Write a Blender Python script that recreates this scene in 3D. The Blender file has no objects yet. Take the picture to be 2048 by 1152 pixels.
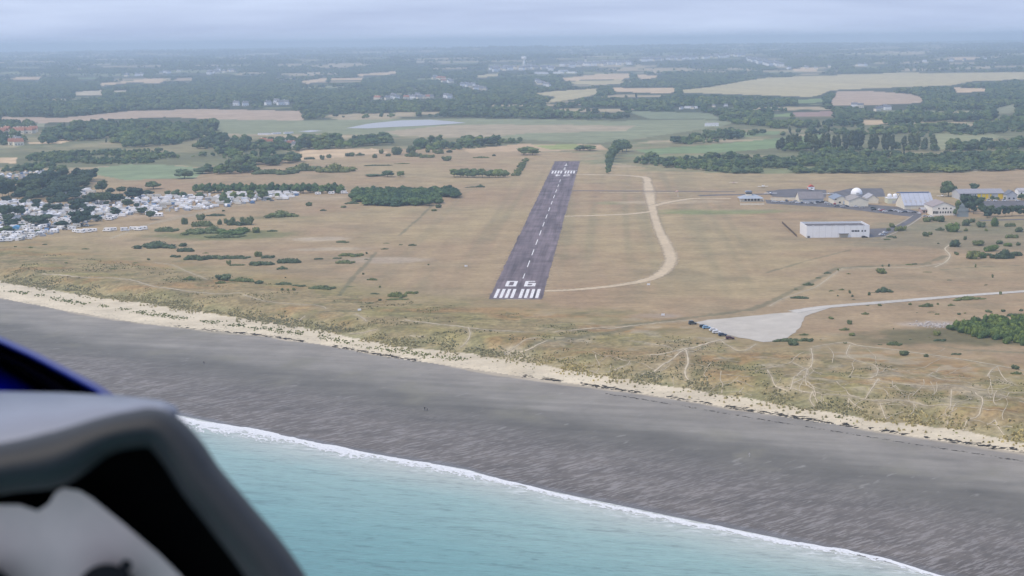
import bpy, bmesh, math, random
import numpy as np
from mathutils import Vector, Matrix

random.seed(7)
RNG = np.random.default_rng(7)
scene = bpy.context.scene
COL = scene.collection

# ------------------------------------------------------------------ camera
CAM_Z = 145.0
FPX, IW, IH = 2900.0, 2048.0, 1152.0          # focal length in photo pixels
PITCH, ROLL = math.atan(494.8 / 2900.0), 0.0112
cp, sp = math.cos(PITCH), math.sin(PITCH)
FWD = np.array([0.0, cp, -sp])
_r0, _u0 = np.array([1.0, 0, 0]), np.array([0, sp, cp])
RGT = math.cos(ROLL) * _r0 - math.sin(ROLL) * _u0
UPV = math.cos(ROLL) * _u0 + math.sin(ROLL) * _r0
CAMP = np.array([0.0, 0.0, CAM_Z])
cam_data = bpy.data.cameras.new('camera')
cam_data.sensor_width = 36.0
cam_data.lens = 36.0 * FPX / IW
cam_data.clip_start, cam_data.clip_end = 0.05, 60000.0
cam_data.dof.use_dof = True
cam_data.dof.focus_distance = 900.0
cam_data.dof.aperture_fstop = 11.0
cam = bpy.data.objects.new('camera', cam_data)
COL.objects.link(cam)
cam.matrix_world = Matrix(((RGT[0], UPV[0], -FWD[0], 0), (RGT[1], UPV[1], -FWD[1], 0),
                           (RGT[2], UPV[2], -FWD[2], CAM_Z), (0, 0, 0, 1)))
scene.camera = cam

# ------------------------------------------------------------------ sky and sun
SUN_EL, SUN_ROT = math.radians(57), math.radians(-116)    # hazy sun high on the left, a little behind us
world = bpy.data.worlds.new('World')
scene.world = world
world.use_nodes = True
wt = world.node_tree
wt.nodes.clear()
w_out = wt.nodes.new('ShaderNodeOutputWorld')
w_bg = wt.nodes.new('ShaderNodeBackground')
w_bg.inputs['Strength'].default_value = 0.1
w_sky = wt.nodes.new('ShaderNodeTexSky')
w_sky.sky_type = 'NISHITA'
w_sky.sun_disc = False
w_sky.sun_elevation = SUN_EL
w_sky.sun_rotation = SUN_ROT
w_sky.air_density, w_sky.dust_density, w_sky.ozone_density = 1.0, 1.5, 1.0
w_tc = wt.nodes.new('ShaderNodeTexCoord')
w_map = wt.nodes.new('ShaderNodeMapping')
w_map.inputs['Scale'].default_value = (2.2, 2.2, 26.0)
w_nz = wt.nodes.new('ShaderNodeTexNoise')
w_nz.inputs['Scale'].default_value = 2.4
w_nz.inputs['Detail'].default_value = 5.0
w_ramp = wt.nodes.new('ShaderNodeValToRGB')
w_ramp.color_ramp.elements[0].position = 0.33
w_ramp.color_ramp.elements[0].color = (2.65, 3.18, 4.65, 1)
w_ramp.color_ramp.elements[1].position = 0.68
w_ramp.color_ramp.elements[1].color = (3.85, 4.45, 5.95, 1)
w_mix = wt.nodes.new('ShaderNodeMix')
w_mix.data_type = 'RGBA'
w_mix.inputs['Factor'].default_value = 0.86               # a closed veil of cloud over the whole dome
wt.links.new(w_tc.outputs['Generated'], w_map.inputs['Vector'])
wt.links.new(w_map.outputs['Vector'], w_nz.inputs['Vector'])
wt.links.new(w_nz.outputs['Fac'], w_ramp.inputs['Fac'])
wt.links.new(w_sky.outputs['Color'], w_mix.inputs[6])
wt.links.new(w_ramp.outputs['Color'], w_mix.inputs[7])
wt.links.new(w_mix.outputs[2], w_bg.inputs['Color'])
wt.links.new(w_bg.outputs['Background'], w_out.inputs['Surface'])

sun_data = bpy.data.lights.new('sun', 'SUN')
sun_data.energy = 1.5
sun_data.angle = math.radians(12)
sun_data.color = (1.0, 0.85, 0.66)
sun = bpy.data.objects.new('sun', sun_data)
COL.objects.link(sun)
_sd = Vector((math.sin(SUN_ROT) * math.cos(SUN_EL), math.cos(SUN_ROT) * math.cos(SUN_EL), math.sin(SUN_EL)))
sun.rotation_euler = (-_sd).to_track_quat('-Z', 'Y').to_euler()
sun.location = (0, -50, 400)

vs = scene.view_settings
scene.display_settings.display_device = 'sRGB'
vs.view_transform, vs.look, vs.exposure, vs.gamma = 'Standard', 'None', 0.88, 1.0
vs.use_curve_mapping = False
cy = scene.cycles
cy.use_denoising = True
cy.max_bounces, cy.diffuse_bounces, cy.glossy_bounces = 6, 2, 2
cy.volume_bounces, cy.transparent_max_bounces = 3, 8
HAZE_DENSITY = 0.000128
HAZE_COLOR = (0.67, 0.825, 1.0)

# ------------------------------------------------------------------ small helpers
def lin(r, g, b):
    f = lambda c: (c / 255 / 12.92) if c / 255 <= 0.04045 else ((c / 255 + 0.055) / 1.055) ** 2.4
    return (f(r), f(g), f(b))

def vnoise(x, y, seed=0):
    x = np.asarray(x, float); y = np.asarray(y, float)
    xi, yi = np.floor(x).astype(np.int64), np.floor(y).astype(np.int64)
    xf, yf = x - xi, y - yi
    def h(a, b):
        n = (a * 374761393 + b * 668265263 + seed * 974634777) & 0xFFFFFFFF
        n = ((n ^ (n >> 13)) * 1274126177) & 0xFFFFFFFF
        return ((n ^ (n >> 16)) & 0xFFFF) / 65535.0
    u, v = xf * xf * (3 - 2 * xf), yf * yf * (3 - 2 * yf)
    return (h(xi, yi) * (1 - u) + h(xi + 1, yi) * u) * (1 - v) + (h(xi, yi + 1) * (1 - u) + h(xi + 1, yi + 1) * u) * v

def fbm(x, y, seed=0, oct=4):
    a, s, t = 0.5, 0.0, 0.0
    for k in range(oct):
        s = s + a * vnoise(x * 2 ** k, y * 2 ** k, seed + k * 17); t += a; a *= 0.5
    return s / t

def smooth(e0, e1, x):
    t = np.clip((np.asarray(x, float) - e0) / (e1 - e0), 0, 1)
    return t * t * (3 - 2 * t)

def ray(px, py):
    d = FWD + RGT * ((px - IW / 2) / FPX) + UPV * ((IH / 2 - py) / FPX)
    return d / np.linalg.norm(d)

def on_plane(px, py, z=0.0):
    d = ray(px, py); t = (z - CAM_Z) / d[2]
    return CAMP + d * t

# coast curves, read in the photograph and laid on their levels: waterline, edge of the wet sand, edge of the dune grass
SEA_Z, WET_Z, TOE_Z = -8.0, -5.0, -3.4
def curve(pts, z):
    w = np.array([on_plane(a, b, z)[:2] for a, b in pts]); w = w[np.argsort(w[:, 0])]
    s0 = (w[3, 1] - w[0, 1]) / (w[3, 0] - w[0, 0]); s1 = (w[-1, 1] - w[-4, 1]) / (w[-1, 0] - w[-4, 0])
    w = np.vstack([[w[0, 0] - 2500, w[0, 1] - 2500 * s0], w, [w[-1, 0] + 2500, w[-1, 1] + 2500 * s1]])
    return lambda x: np.interp(x, w[:, 0], w[:, 1])
y_water = curve([(-120, 741), (0, 762), (180, 795), (370, 835), (512, 864), (641, 890), (786, 916), (932, 940), (1024, 967), (1161, 996),
                 (1338, 1033), (1534, 1073), (1654, 1098), (1771, 1125), (1881, 1152)], SEA_Z)
y_wet = curve([(0, 597), (130, 622), (260, 644), (365, 657), (510, 671), (642, 690), (772, 714), (1022, 751), (1259, 785), (1534, 829),
               (1771, 866), (2048, 907)], WET_Z)
y_toe = curve([(0, 562), (130, 584), (260, 602), (510, 641), (642, 661), (772, 688), (955, 709), (1000, 718), (1044, 722), (1220, 755), (1377, 777),
               (1534, 804), (1771, 843), (1889, 855), (2048, 884)], TOE_Z)

EARTH = 6.371e6
def height(x, y):
    x = np.asarray(x, float); y = np.asarray(y, float)
    yw, yd, yg = y_water(x), y_wet(x), y_toe(x)
    wig = (fbm(x / 14, y / 14, 3, 3) - 0.5) * 9
    yg2 = yg + wig
    z = np.where(y < yw, SEA_Z - 0.03 * (yw - y), 0.0)
    z = np.where((y >= yw) & (y < yd), SEA_Z + (WET_Z - SEA_Z) * (y - yw) / (yd - yw), z)
    z = np.where((y >= yd) & (y < yg2), WET_Z + (TOE_Z - WET_Z) * (y - yd) / np.maximum(yg2 - yd, 1), z)
    u = y - yg2
    ridge = 1.4 * smooth(6, 26, u) * (1 - smooth(60, 150, u))
    dune = np.where(u >= 0, TOE_Z * (1 - smooth(0, 30, u)) + ridge, 0.0)
    z = z + dune
    amp = smooth(2, 20, u) * (1 - smooth(70, 150, u))
    amp = amp * (0.35 + 0.65 * smooth(-20, 60, x))
    z = z + amp * ((fbm(x / 26, y / 26, 11, 4) - 0.5) * 5.0 + (np.abs(fbm(x / 9, y / 9, 21, 2) - 0.5) - 0.2) * 2.2)
    d2 = x * x + y * y; d = np.sqrt(d2)
    heath = smooth(150, 260, u) * (1 - smooth(900, 1400, d)) * smooth(-40, -140, x - 0.07 * (y - 800)) 
    z = z + heath * (fbm(x / 60, y / 60, 31, 3) - 0.5) * 2.2
    hills = (fbm(x / 2600, y / 1500, 41, 4) - 0.45) * 60 * smooth(6500, 14000, d)
    hills = hills + 42 * smooth(5000, 9600, d) + 34 * smooth(9600, 16500, d)      # the country climbs towards the horizon
    return z + np.maximum(hills, -5) - d2 / (2 * EARTH)

_T = np.geomspace(300, 30000, 2400)
def G(px, py):
    """The point of the ground seen at a photo pixel."""
    d = ray(px, py)
    P = CAMP[None] + d[None] * _T[:, None]
    below = P[:, 2] < height(P[:, 0], P[:, 1])
    if not below.any():
        return P[-1] * [1, 1, 0]
    i = max(int(np.argmax(below)), 1)
    a, b = _T[i - 1], _T[i]
    for _ in range(4):
        ts = np.linspace(a, b, 7); Q = CAMP[None] + d[None] * ts[:, None]
        bl = Q[:, 2] < height(Q[:, 0], Q[:, 1])
        j = max(int(np.argmax(bl)), 1) if bl.any() else 6
        a, b = ts[j - 1], ts[j]
    p = CAMP + d * b
    p[2] = float(height(p[0], p[1]))
    return p

def GW(pts):
    return np.array([G(a, b)[:2] for a, b in pts])

def ppm(p):                                              # photo pixels per metre at a point
    return FPX / float(np.dot(np.asarray(p) - CAMP, FWD))

def inside(poly, x, y):
    x = np.asarray(x); y = np.asarray(y)
    res = np.zeros(x.shape, bool)
    bb = (x >= poly[:, 0].min()) & (x <= poly[:, 0].max()) & (y >= poly[:, 1].min()) & (y <= poly[:, 1].max())
    if not bb.any():
        return res
    xs, ys = x[bb], y[bb]; r = np.zeros(xs.shape, bool)
    n = len(poly)
    for i in range(n):
        x0, y0 = poly[i]; x1, y1 = poly[(i + 1) % n]
        if y0 == y1: continue
        c = (y0 > ys) != (y1 > ys)
        r ^= c & (xs < (x1 - x0) * (ys - y0) / (y1 - y0) + x0)
    res[bb] = r
    return res

def dist_line(pts, x, y, reach=60):
    d = np.full(np.shape(x), 1e9)
    for (x0, y0), (x1, y1) in zip(pts[:-1], pts[1:]):
        m = (x > min(x0, x1) - reach) & (x < max(x0, x1) + reach) & (y > min(y0, y1) - reach) & (y < max(y0, y1) + reach)
        if not m.any(): continue
        L = (x1 - x0) ** 2 + (y1 - y0) ** 2 + 1e-9
        t = np.clip(((x[m] - x0) * (x1 - x0) + (y[m] - y0) * (y1 - y0)) / L, 0, 1)
        d[m] = np.minimum(d[m], np.hypot(x[m] - x0 - t * (x1 - x0), y[m] - y0 - t * (y1 - y0)))
    return d

# ---- materials
class NT:
    def __init__(s, name):
        s.m = bpy.data.materials.new(name); s.m.use_nodes = True; s.t = s.m.node_tree; s.t.nodes.clear()
        s.out = s.n('ShaderNodeOutputMaterial'); s.b = s.n('ShaderNodeBsdfPrincipled')
        s.l(s.b.outputs[0], s.out.inputs['Surface'])
    def n(s, k, **kw):
        x = s.t.nodes.new(k)
        for a, v in kw.items(): setattr(x, a, v)
        return x
    def l(s, a, b): s.t.links.new(a, b)
    def pos(s, scale=(1, 1, 1), rot=(0, 0, 0), obj=False):
        tc = s.n('ShaderNodeTexCoord'); mp = s.n('ShaderNodeMapping')
        if any(rot):                                      # stretch along a turned axis
            mp.vector_type = 'TEXTURE'; scale = tuple(1.0 / q for q in scale)
        mp.inputs['Scale'].default_value = scale
        mp.inputs['Rotation'].default_value = rot
        if obj:
            s.l(tc.outputs['Object'], mp.inputs['Vector'])
        else:
            g = s.n('ShaderNodeNewGeometry'); s.l(g.outputs['Position'], mp.inputs['Vector'])
        return mp.outputs['Vector']
    def noise(s, vec, scale, detail=4, rough=0.55, dist=0.0):
        x = s.n('ShaderNodeTexNoise'); s.l(vec, x.inputs['Vector'])
        x.inputs['Scale'].default_value = scale; x.inputs['Detail'].default_value = detail
        x.inputs['Roughness'].default_value = rough; x.inputs['Distortion'].default_value = dist
        return x.outputs['Fac']
    def ramp(s, fac, stops):
        r = s.n('ShaderNodeValToRGB'); e = r.color_ramp.elements
        while len(e) < len(stops): e.new(0.5)
        for q, (p, c) in zip(e, stops):
            q.position = p; q.color = (c, c, c, 1) if not hasattr(c, '__len__') else (*c[:3], 1)
        s.l(fac, r.inputs['Fac']); return r.outputs['Color']
    def mix(s, a, b, fac, mode='MIX'):
        x = s.n('ShaderNodeMix', data_type='RGBA', blend_type=mode)
        for v, i in ((a, 6), (b, 7)):
            if hasattr(v, 'is_output'): s.l(v, x.inputs[i])
            else: x.inputs[i].default_value = (*v[:3], 1)
        if hasattr(fac, 'is_output'): s.l(fac, x.inputs['Factor'])
        else: x.inputs['Factor'].default_value = fac
        return x.outputs[2]
    def math(s, op, a, b=0.0, clamp=False):
        x = s.n('ShaderNodeMath', operation=op, use_clamp=clamp)
        for i, v in enumerate((a, b)):
            if hasattr(v, 'is_output'): s.l(v, x.inputs[i])
            else: x.inputs[i].default_value = v
        return x.outputs[0]
    def attr(s, name):
        a = s.n('ShaderNodeAttribute'); a.attribute_name = name; return a
    def bump(s, hgt, strength, dist=1.0):
        x = s.n('ShaderNodeBump'); x.inputs['Strength'].default_value = strength; x.inputs['Distance'].default_value = dist
        s.l(hgt, x.inputs['Height']); s.l(x.outputs[0], s.b.inputs['Normal'])
    def base(s, c, rough=0.9, spec=0.2, metal=0.0):
        if hasattr(c, 'is_output'): s.l(c, s.b.inputs['Base Color'])
        else: s.b.inputs['Base Color'].default_value = (*c[:3], 1)
        if hasattr(rough, 'is_output'): s.l(rough, s.b.inputs['Roughness'])
        else: s.b.inputs['Roughness'].default_value = rough
        s.b.inputs['Specular IOR Level'].default_value = spec
        s.b.inputs['Metallic'].default_value = metal
        return s

_simple = {}
def mat(name, c, rough=0.7, spec=0.3, var=0.12, scale=1.2, metal=0.0):
    """A painted or built surface: base colour with grime of its own scale."""
    if name in _simple: return _simple[name]
    t = NT(name)
    f = t.noise(t.pos(obj=True), scale, 5, 0.6)
    v = t.ramp(f, [(0.3, 1 - var), (0.7, 1.0)])
    t.base(t.mix(c, v, 1.0, 'MULTIPLY'), rough, spec, metal)
    _simple[name] = t.m
    return t.m

# ---- meshes and objects
def mesh_from(name, V, F, mats=(), mi=None, smooth_=False):
    me = bpy.data.meshes.new(name)
    V = np.asarray(V, np.float32)
    if isinstance(F, np.ndarray):
        n, k = F.shape
        me.vertices.add(len(V)); me.vertices.foreach_set('co', V.ravel())
        me.loops.add(n * k); me.loops.foreach_set('vertex_index', F.astype(np.int32).ravel())
        me.polygons.add(n); me.polygons.foreach_set('loop_start', np.arange(0, n * k, k, dtype=np.int32))
        me.update(calc_edges=True)
    else:
        me.from_pydata([tuple(v) for v in V], [], F); me.update()
    for m in mats: me.materials.append(m)
    if mi is not None: me.polygons.foreach_set('material_index', np.asarray(mi, np.int32))
    if smooth_: me.polygons.foreach_set('use_smooth', np.ones(len(me.polygons), bool))
    return me

def link(name, me, parent=None, loc=None):
    o = bpy.data.objects.new(name, me); COL.objects.link(o)
    if parent: o.parent = parent
    if loc is not None: o.location = loc
    return o

def tag(o, label=None, cat=None, group=None, kind=None):
    for k, v in (('label', label), ('category', cat), ('group', group), ('kind', kind)):
        if v: o[k] = v
    return o

def thing(name, label, cat, loc=(0, 0, 0), rz=0.0, sc=(1, 1, 1), group=None):
    o = bpy.data.objects.new(name, None); COL.objects.link(o)
    o.empty_display_size = 0.5
    o.location = loc; o.rotation_euler = (0, 0, rz); o.scale = sc
    return tag(o, label, cat, group)

def dup(o, loc, rz=0.0, sc=None, label=None, group=None, swap=None):
    r = o.copy(); COL.objects.link(r); r.location = loc; r.rotation_euler = (0, 0, rz)
    if sc is not None: r.scale = sc
    if label: r['label'] = label
    if group: r['group'] = group
    for ch in list(o.children):
        c = ch.copy(); COL.objects.link(c); c.parent = r
        for g in ch.children:
            d = g.copy(); COL.objects.link(d); d.parent = c
    return r

class MB:
    def __init__(s): s.v, s.f, s.m = [], [], []
    def add(s, V, F, m=0):
        o = len(s.v); s.v += [tuple(map(float, v)) for v in V]; s.f += [tuple(o + i for i in f) for f in F]; s.m += [m] * len(F)
        return s
    def box(s, c, d, m=0, rz=0.0):
        x, y, z = (q / 2 for q in d); ca, sa = math.cos(rz), math.sin(rz)
        V = [(i * x, j * y, k * z) for k in (-1, 1) for j in (-1, 1) for i in (-1, 1)]
        V = [(c[0] + a * ca - b * sa, c[1] + a * sa + b * ca, c[2] + e) for a, b, e in V]
        return s.add(V, [(0, 2, 3, 1), (4, 5, 7, 6), (0, 1, 5, 4), (2, 6, 7, 3), (0, 4, 6, 2), (1, 3, 7, 5)], m)
    def bb(s, x0, x1, y0, y1, z0, z1, m=0):
        return s.box(((x0 + x1) / 2, (y0 + y1) / 2, (z0 + z1) / 2), (x1 - x0, y1 - y0, z1 - z0), m)
    def extrude(s, prof, a0, a1, axis='y', m=0):
        """A closed profile (u,z) swept from a0 to a1 along y (u=x) or along x (u=y)."""
        n = len(prof)
        P = lambda u, z, a: (u, a, z) if axis == 'y' else (a, u, z)
        V = [P(u, z, a0) for u, z in prof] + [P(u, z, a1) for u, z in prof]
        F = [tuple(range(n - 1, -1, -1)), tuple(range(n, 2 * n))] + [(i, (i + 1) % n, n + (i + 1) % n, n + i) for i in range(n)]
        return s.add(V, F, m)
    def tube(s, pts, rad, n=10, m=0, caps=True, squash=1.0):
        pts = [Vector(p) for p in pts]; rings = []
        for i, p in enumerate(pts):
            t = (pts[min(i + 1, len(pts) - 1)] - pts[max(i - 1, 0)]).normalized()
            a = t.cross(Vector((0, 0, 1)));
            if a.length < 1e-3: a = t.cross(Vector((0, 1, 0)))
            a.normalize(); b = a.cross(t).normalized()
            r = rad[i] if hasattr(rad, '__len__') else rad
            rings.append([p + a * (r * math.cos(q)) + b * (r * squash * math.sin(q)) for q in (2 * math.pi * k / n for k in range(n))])
        V = [v for r in rings for v in r]; F = []
        for i in range(len(pts) - 1):
            for k in range(n):
                F.append((i * n + k, i * n + (k + 1) % n, (i + 1) * n + (k + 1) % n, (i + 1) * n + k))
        if caps: F += [tuple(range(n))[::-1], tuple((len(pts) - 1) * n + k for k in range(n))]
        return s.add(V, F, m)
    def mesh(s, name, mats, smooth_=False):
        return mesh_from(name, s.v, s.f, mats, s.m, smooth_)
    def obj(s, name, mats, parent=None, loc=None, smooth_=False):
        return link(name, s.mesh(name, mats if isinstance(mats, (list, tuple)) else [mats], smooth_), parent, loc)

ORD = ['first', 'second', 'third', 'fourth', 'fifth', 'sixth', 'seventh', 'eighth', 'ninth', 'tenth', 'eleventh', 'twelfth', 'thirteenth',
       'fourteenth', 'fifteenth', 'sixteenth', 'seventeenth', 'eighteenth', 'nineteenth', 'twentieth', 'twenty-first', 'twenty-second',
       'twenty-third', 'twenty-fourth', 'twenty-fifth', 'twenty-sixth', 'twenty-seventh', 'twenty-eighth', 'twenty-ninth', 'thirtieth',
       'thirty-first', 'thirty-second', 'thirty-third', 'thirty-fourth', 'thirty-fifth', 'thirty-sixth', 'thirty-seventh', 'thirty-eighth',
       'thirty-ninth', 'fortieth']

# ================================================================== LAND
TAN, PINK, YGR, GRN, PUR = (0.50, 0.38, 0.24), (0.38, 0.295, 0.215), (0.41, 0.355, 0.20), (0.17, 0.23, 0.10), (0.27, 0.19, 0.165)
PALE = (0.42, 0.37, 0.27)
FIELDS = [  # outline in photo pixels, colour, furrow strength
    ([(15, 156), (80, 153), (83, 158), (40, 160)], TAN), ([(148, 184), (207, 180), (207, 190), (150, 191)], PALE),
    ([(226, 181), (256, 180), (256, 184), (228, 184)], PALE), ([(193, 167), (250, 163), (290, 158), (335, 158), (320, 166), (260, 165), (205, 171)], TAN),
    ([(352, 157), (383, 155), (386, 159), (355, 161)], PINK), ([(152, 155), (190, 154), (192, 158), (155, 158)], GRN),
    ([(0, 234), (60, 234), (120, 236), (260, 222), (410, 218), (600, 222), (607, 240), (430, 243), (415, 238), (330, 234), (200, 240), (90, 246), (0, 245)], PINK),
    ([(597, 163), (655, 155), (655, 161), (615, 167)], TAN), ([(658, 157), (726, 156), (724, 160), (660, 161)], TAN),
    ([(707, 149), (795, 142), (790, 148), (720, 152)], TAN), ([(832, 122), (848, 121), (848, 126), (832, 126)], PALE),
    ([(952, 151), (997, 146), (997, 151), (955, 156)], YGR),
    ([(428, 239), (600, 241), (720, 239), (930, 237), (1150, 240), (1300, 244), (1440, 246), (1415, 257), (1340, 268), (1240, 283), (1170, 287), (1030, 278),
      (800, 272), (650, 267), (520, 268), (440, 268)], (0.215, 0.235, 0.14)),
    ([(1119, 157), (1190, 149), (1256, 146), (1262, 154), (1240, 159), (1130, 161)], TAN), ([(1138, 163), (1245, 159), (1240, 168), (1150, 169)], YGR),
    ([(1274, 149), (1325, 152), (1300, 157), (1276, 157)], TAN),
    ([(1066, 187), (1110, 182), (1196, 177), (1198, 187), (1150, 198), (1085, 208), (1112, 194)], YGR),
    ([(1224, 176), (1350, 175), (1352, 184), (1330, 187), (1230, 183)], TAN),
    ([(1363, 180), (1420, 174), (1500, 160), (1540, 155), (1780, 146), (2060, 144), (2060, 158), (1940, 163), (1900, 171), (1760, 176), (1690, 179), (1660, 181),
      (1640, 190), (1620, 194), (1540, 191), (1363, 185)], YGR),
    ([(1675, 183), (1740, 182), (1820, 188), (1852, 197), (1840, 206), (1720, 211), (1655, 211)], PINK),
    ([(1904, 114), (1951, 113), (1950, 119), (1905, 119)], TAN), ([(1584, 137), (1633, 135), (1635, 143), (1590, 144)], TAN),
    ([(1586, 225), (1665, 222), (1672, 233), (1590, 234)], PUR), ([(1726, 241), (1770, 240), (1776, 248), (1727, 249)], TAN),
    ([(1785, 255), (1900, 245), (1902, 253), (1800, 263)], GRN), ([(1990, 218), (2030, 207), (2032, 225), (1990, 228)], (0.2, 0.21, 0.13)),
    ([(1905, 175), (1975, 177), (1975, 182), (1915, 186)], TAN), ([(1270, 300), (1430, 289), (1560, 276), (1645, 268), (1645, 287), (1450, 305), (1300, 309)], (0.17, 0.23, 0.11)),
    ([(1870, 268), (1960, 261), (2005, 274), (1880, 301)], (0.24, 0.25, 0.14)), ([(1240, 240), (1400, 239), (1470, 244), (1440, 254), (1340, 252)], (0.2, 0.22, 0.13)),
    ([(770, 263), (900, 250), (1100, 249), (1270, 252), (1250, 262), (1060, 266), (960, 276), (800, 272)], (0.33, 0.28, 0.19)),
    ([(1250, 222), (1420, 226), (1440, 238), (1300, 238)], (0.18, 0.21, 0.13)),
    ([(925, 299), (1040, 288), (1200, 289), (1215, 300), (1050, 303), (940, 306)], (0.43, 0.32, 0.20)),
    ([(1065, 291), (1150, 288), (1190, 297), (1100, 299)], (0.26, 0.29, 0.11)), ([(190, 336), (260, 329), (330, 330), (420, 338), (390, 356), (250, 360), (195, 350)], (0.20, 0.25, 0.14)),
    ([(55, 285), (110, 281), (165, 271), (162, 277), (120, 287), (58, 288)], TAN), ([(0, 316), (34, 314), (32, 328), (0, 325)], TAN),
    ([(0, 246), (90, 246), (88, 254), (0, 256)], (0.24, 0.25, 0.17)), ([(2000, 332), (2060, 330), (2060, 338), (1930, 343)], (0.36, 0.33, 0.25)),
    ([(1540, 228), (1582, 227), (1582, 233), (1540, 235)], GRN), ([(1590, 200), (1640, 197), (1650, 204), (1590, 208)], GRN),
    ([(1440, 268), (1560, 262), (1560, 268), (1440, 278)], (0.18, 0.24, 0.12)), ([(600, 300), (745, 297), (780, 305), (600, 322)], TAN),
]
FIELDS_W = [GW(p) for p, c in FIELDS]
PLAIN_W = GW([(-400, 372), (0, 352), (190, 338), (260, 329), (380, 335), (560, 322), (600, 298), (930, 296), (1050, 305), (1205, 305), (1215, 322), (1330, 342), (1480, 347),
              (1900, 346), (2060, 338), (2500, 325), (2500, 1500), (-400, 1500)])

PATHS = [  # (pixels, width m, kind) trodden lines in dune and heath; s = pale sand, d = dark ditch or tussock line
    ([(85, 548), (120, 550), (170, 555), (225, 556), (270, 562), (320, 575), (380, 583), (440, 588), (480, 586)], 1.7, 's'),
    ([(488, 590), (520, 600), (560, 606), (640, 612), (652, 618)], 1.3, 's'), ([(310, 525), (345, 530), (380, 545), (415, 560)], 1.3, 's'),
    ([(810, 640), (870, 648), (930, 655), (1000, 662), (1050, 664)], 2.0, 's'), ([(1110, 664), (1170, 658), (1240, 655), (1300, 648), (1385, 640)], 1.8, 's'),
    ([(1040, 705), (1062, 697), (1095, 682)], 2.0, 's'), ([(937, 655), (940, 670), (930, 688), (920, 695)], 1.4, 's'), ([(712, 628), (733, 643)], 1.5, 's'),
    ([(990, 712), (1010, 706), (1045, 683), (1075, 675)], 1.5, 's'), ([(1460, 676), (1420, 685), (1380, 697), (1340, 705), (1300, 710)], 2.2, 's'),
    ([(1375, 697), (1340, 722), (1310, 742), (1295, 748)], 1.6, 's'), ([(1372, 700), (1376, 725), (1370, 745), (1380, 765), (1388, 778)], 1.6, 's'),
    ([(1262, 682), (1290, 685), (1340, 695)], 1.3, 's'), ([(1440, 680), (1470, 700), (1490, 702), (1512, 688)], 1.4, 's'),
    ([(1630, 693), (1690, 685), (1720, 692), (1790, 700), (1860, 710), (1930, 720), (2000, 732), (2060, 744)], 1.9, 's'),
    ([(1700, 690), (1693, 708), (1710, 720), (1750, 732), (1755, 745), (1740, 757), (1700, 752)], 1.4, 's'), ([(1756, 758), (1745, 775), (1735, 790)], 1.3, 's'),
    ([(1622, 697), (1625, 720), (1615, 738), (1585, 726)], 1.4, 's'), ([(1612, 738), (1595, 750), (1585, 765), (1580, 780)], 1.3, 's'),
    ([(1614, 738), (1611, 762)], 1.0, 's'), ([(1535, 740), (1545, 760), (1555, 775), (1575, 782)], 1.3, 's'), ([(1550, 775), (1600, 782), (1640, 785)], 1.2, 's'),
    ([(1625, 783), (1620, 800), (1632, 817)], 1.2, 's'), ([(1697, 797), (1720, 817)], 1.2, 's'), ([(1760, 808), (1772, 838)], 1.2, 's'),
    ([(1903, 780), (1900, 820), (1893, 852)], 1.2, 's'), ([(1950, 785), (1965, 800), (1958, 830), (1935, 840), (1925, 862)], 1.3, 's'),
    ([(1990, 840), (2015, 878)], 1.2, 's'), ([(1740, 760), (1800, 768), (1870, 772), (1950, 778), (2060, 786)], 1.2, 's'),
    ([(1750, 735), (1800, 742), (1860, 752), (1920, 762)], 1.0, 's'), ([(1880, 735), (1870, 745), (1855, 752)], 0.9, 's'), ([(1995, 732), (1980, 744), (1975, 752)], 1.0, 's'),
    ([(1540, 612), (1560, 600), (1600, 585), (1630, 575), (1650, 562), (1668, 548), (1690, 536), (1740, 536), (1830, 535), (1888, 526)], 1.4, 's'),
    ([(1870, 534), (1890, 525), (1900, 511), (1890, 498), (1902, 489)], 2.2, 's'), ([(1750, 800), (1830, 805), (1900, 812)], 0.9, 's'),
    ([(1645, 790), (1700, 793), (1760, 803), (1850, 812)], 0.9, 's'), ([(2000, 790), (2060, 800)], 1.0, 's'),
    ([(1140, 735), (1180, 742), (1200, 750)], 1.1, 's'), ([(1225, 742), (1240, 735), (1262, 727)], 1.1, 's'), ([(600, 640), (610, 632)], 1.5, 's'),
    ([(700, 668), (740, 662), (752, 660)], 1.6, 's'), ([(820, 672), (850, 674)], 1.4, 's'), ([(1880, 540), (1960, 534), (2048, 530)], 1.0, 'd'),
    ([(752, 505), (735, 525), (705, 556), (678, 592)], 1.6, 'd'), ([(870, 405), (840, 435), (800, 470)], 1.5, 'd'),
    ([(1240, 651), (1400, 633), (1500, 620), (1545, 602), (1600, 575), (1650, 549), (1675, 536), (1740, 533), (1850, 528), (1890, 512)], 3.2, 'd'),
    ([(1060, 692), (1090, 683), (1130, 677), (1200, 668), (1260, 655)], 3.0, 'd'), ([(640, 623), (715, 623)], 1.2, 'd'),
    ([(1880, 692), (1930, 700), (2000, 703), (2060, 706)], 1.2, 'd'), ([(1530, 546), (1620, 520), (1700, 500)], 1.4, 'd'),
    ([(220, 477), (300, 448), (345, 436), (400, 425), (450, 415)], 1.8, 's'), ([(285, 452), (340, 440), (420, 423), (480, 410), (580, 398)], 2.0, 's'),
]
PATHS_W = [(GW(p), w, k) for p, w, k in PATHS]

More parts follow.
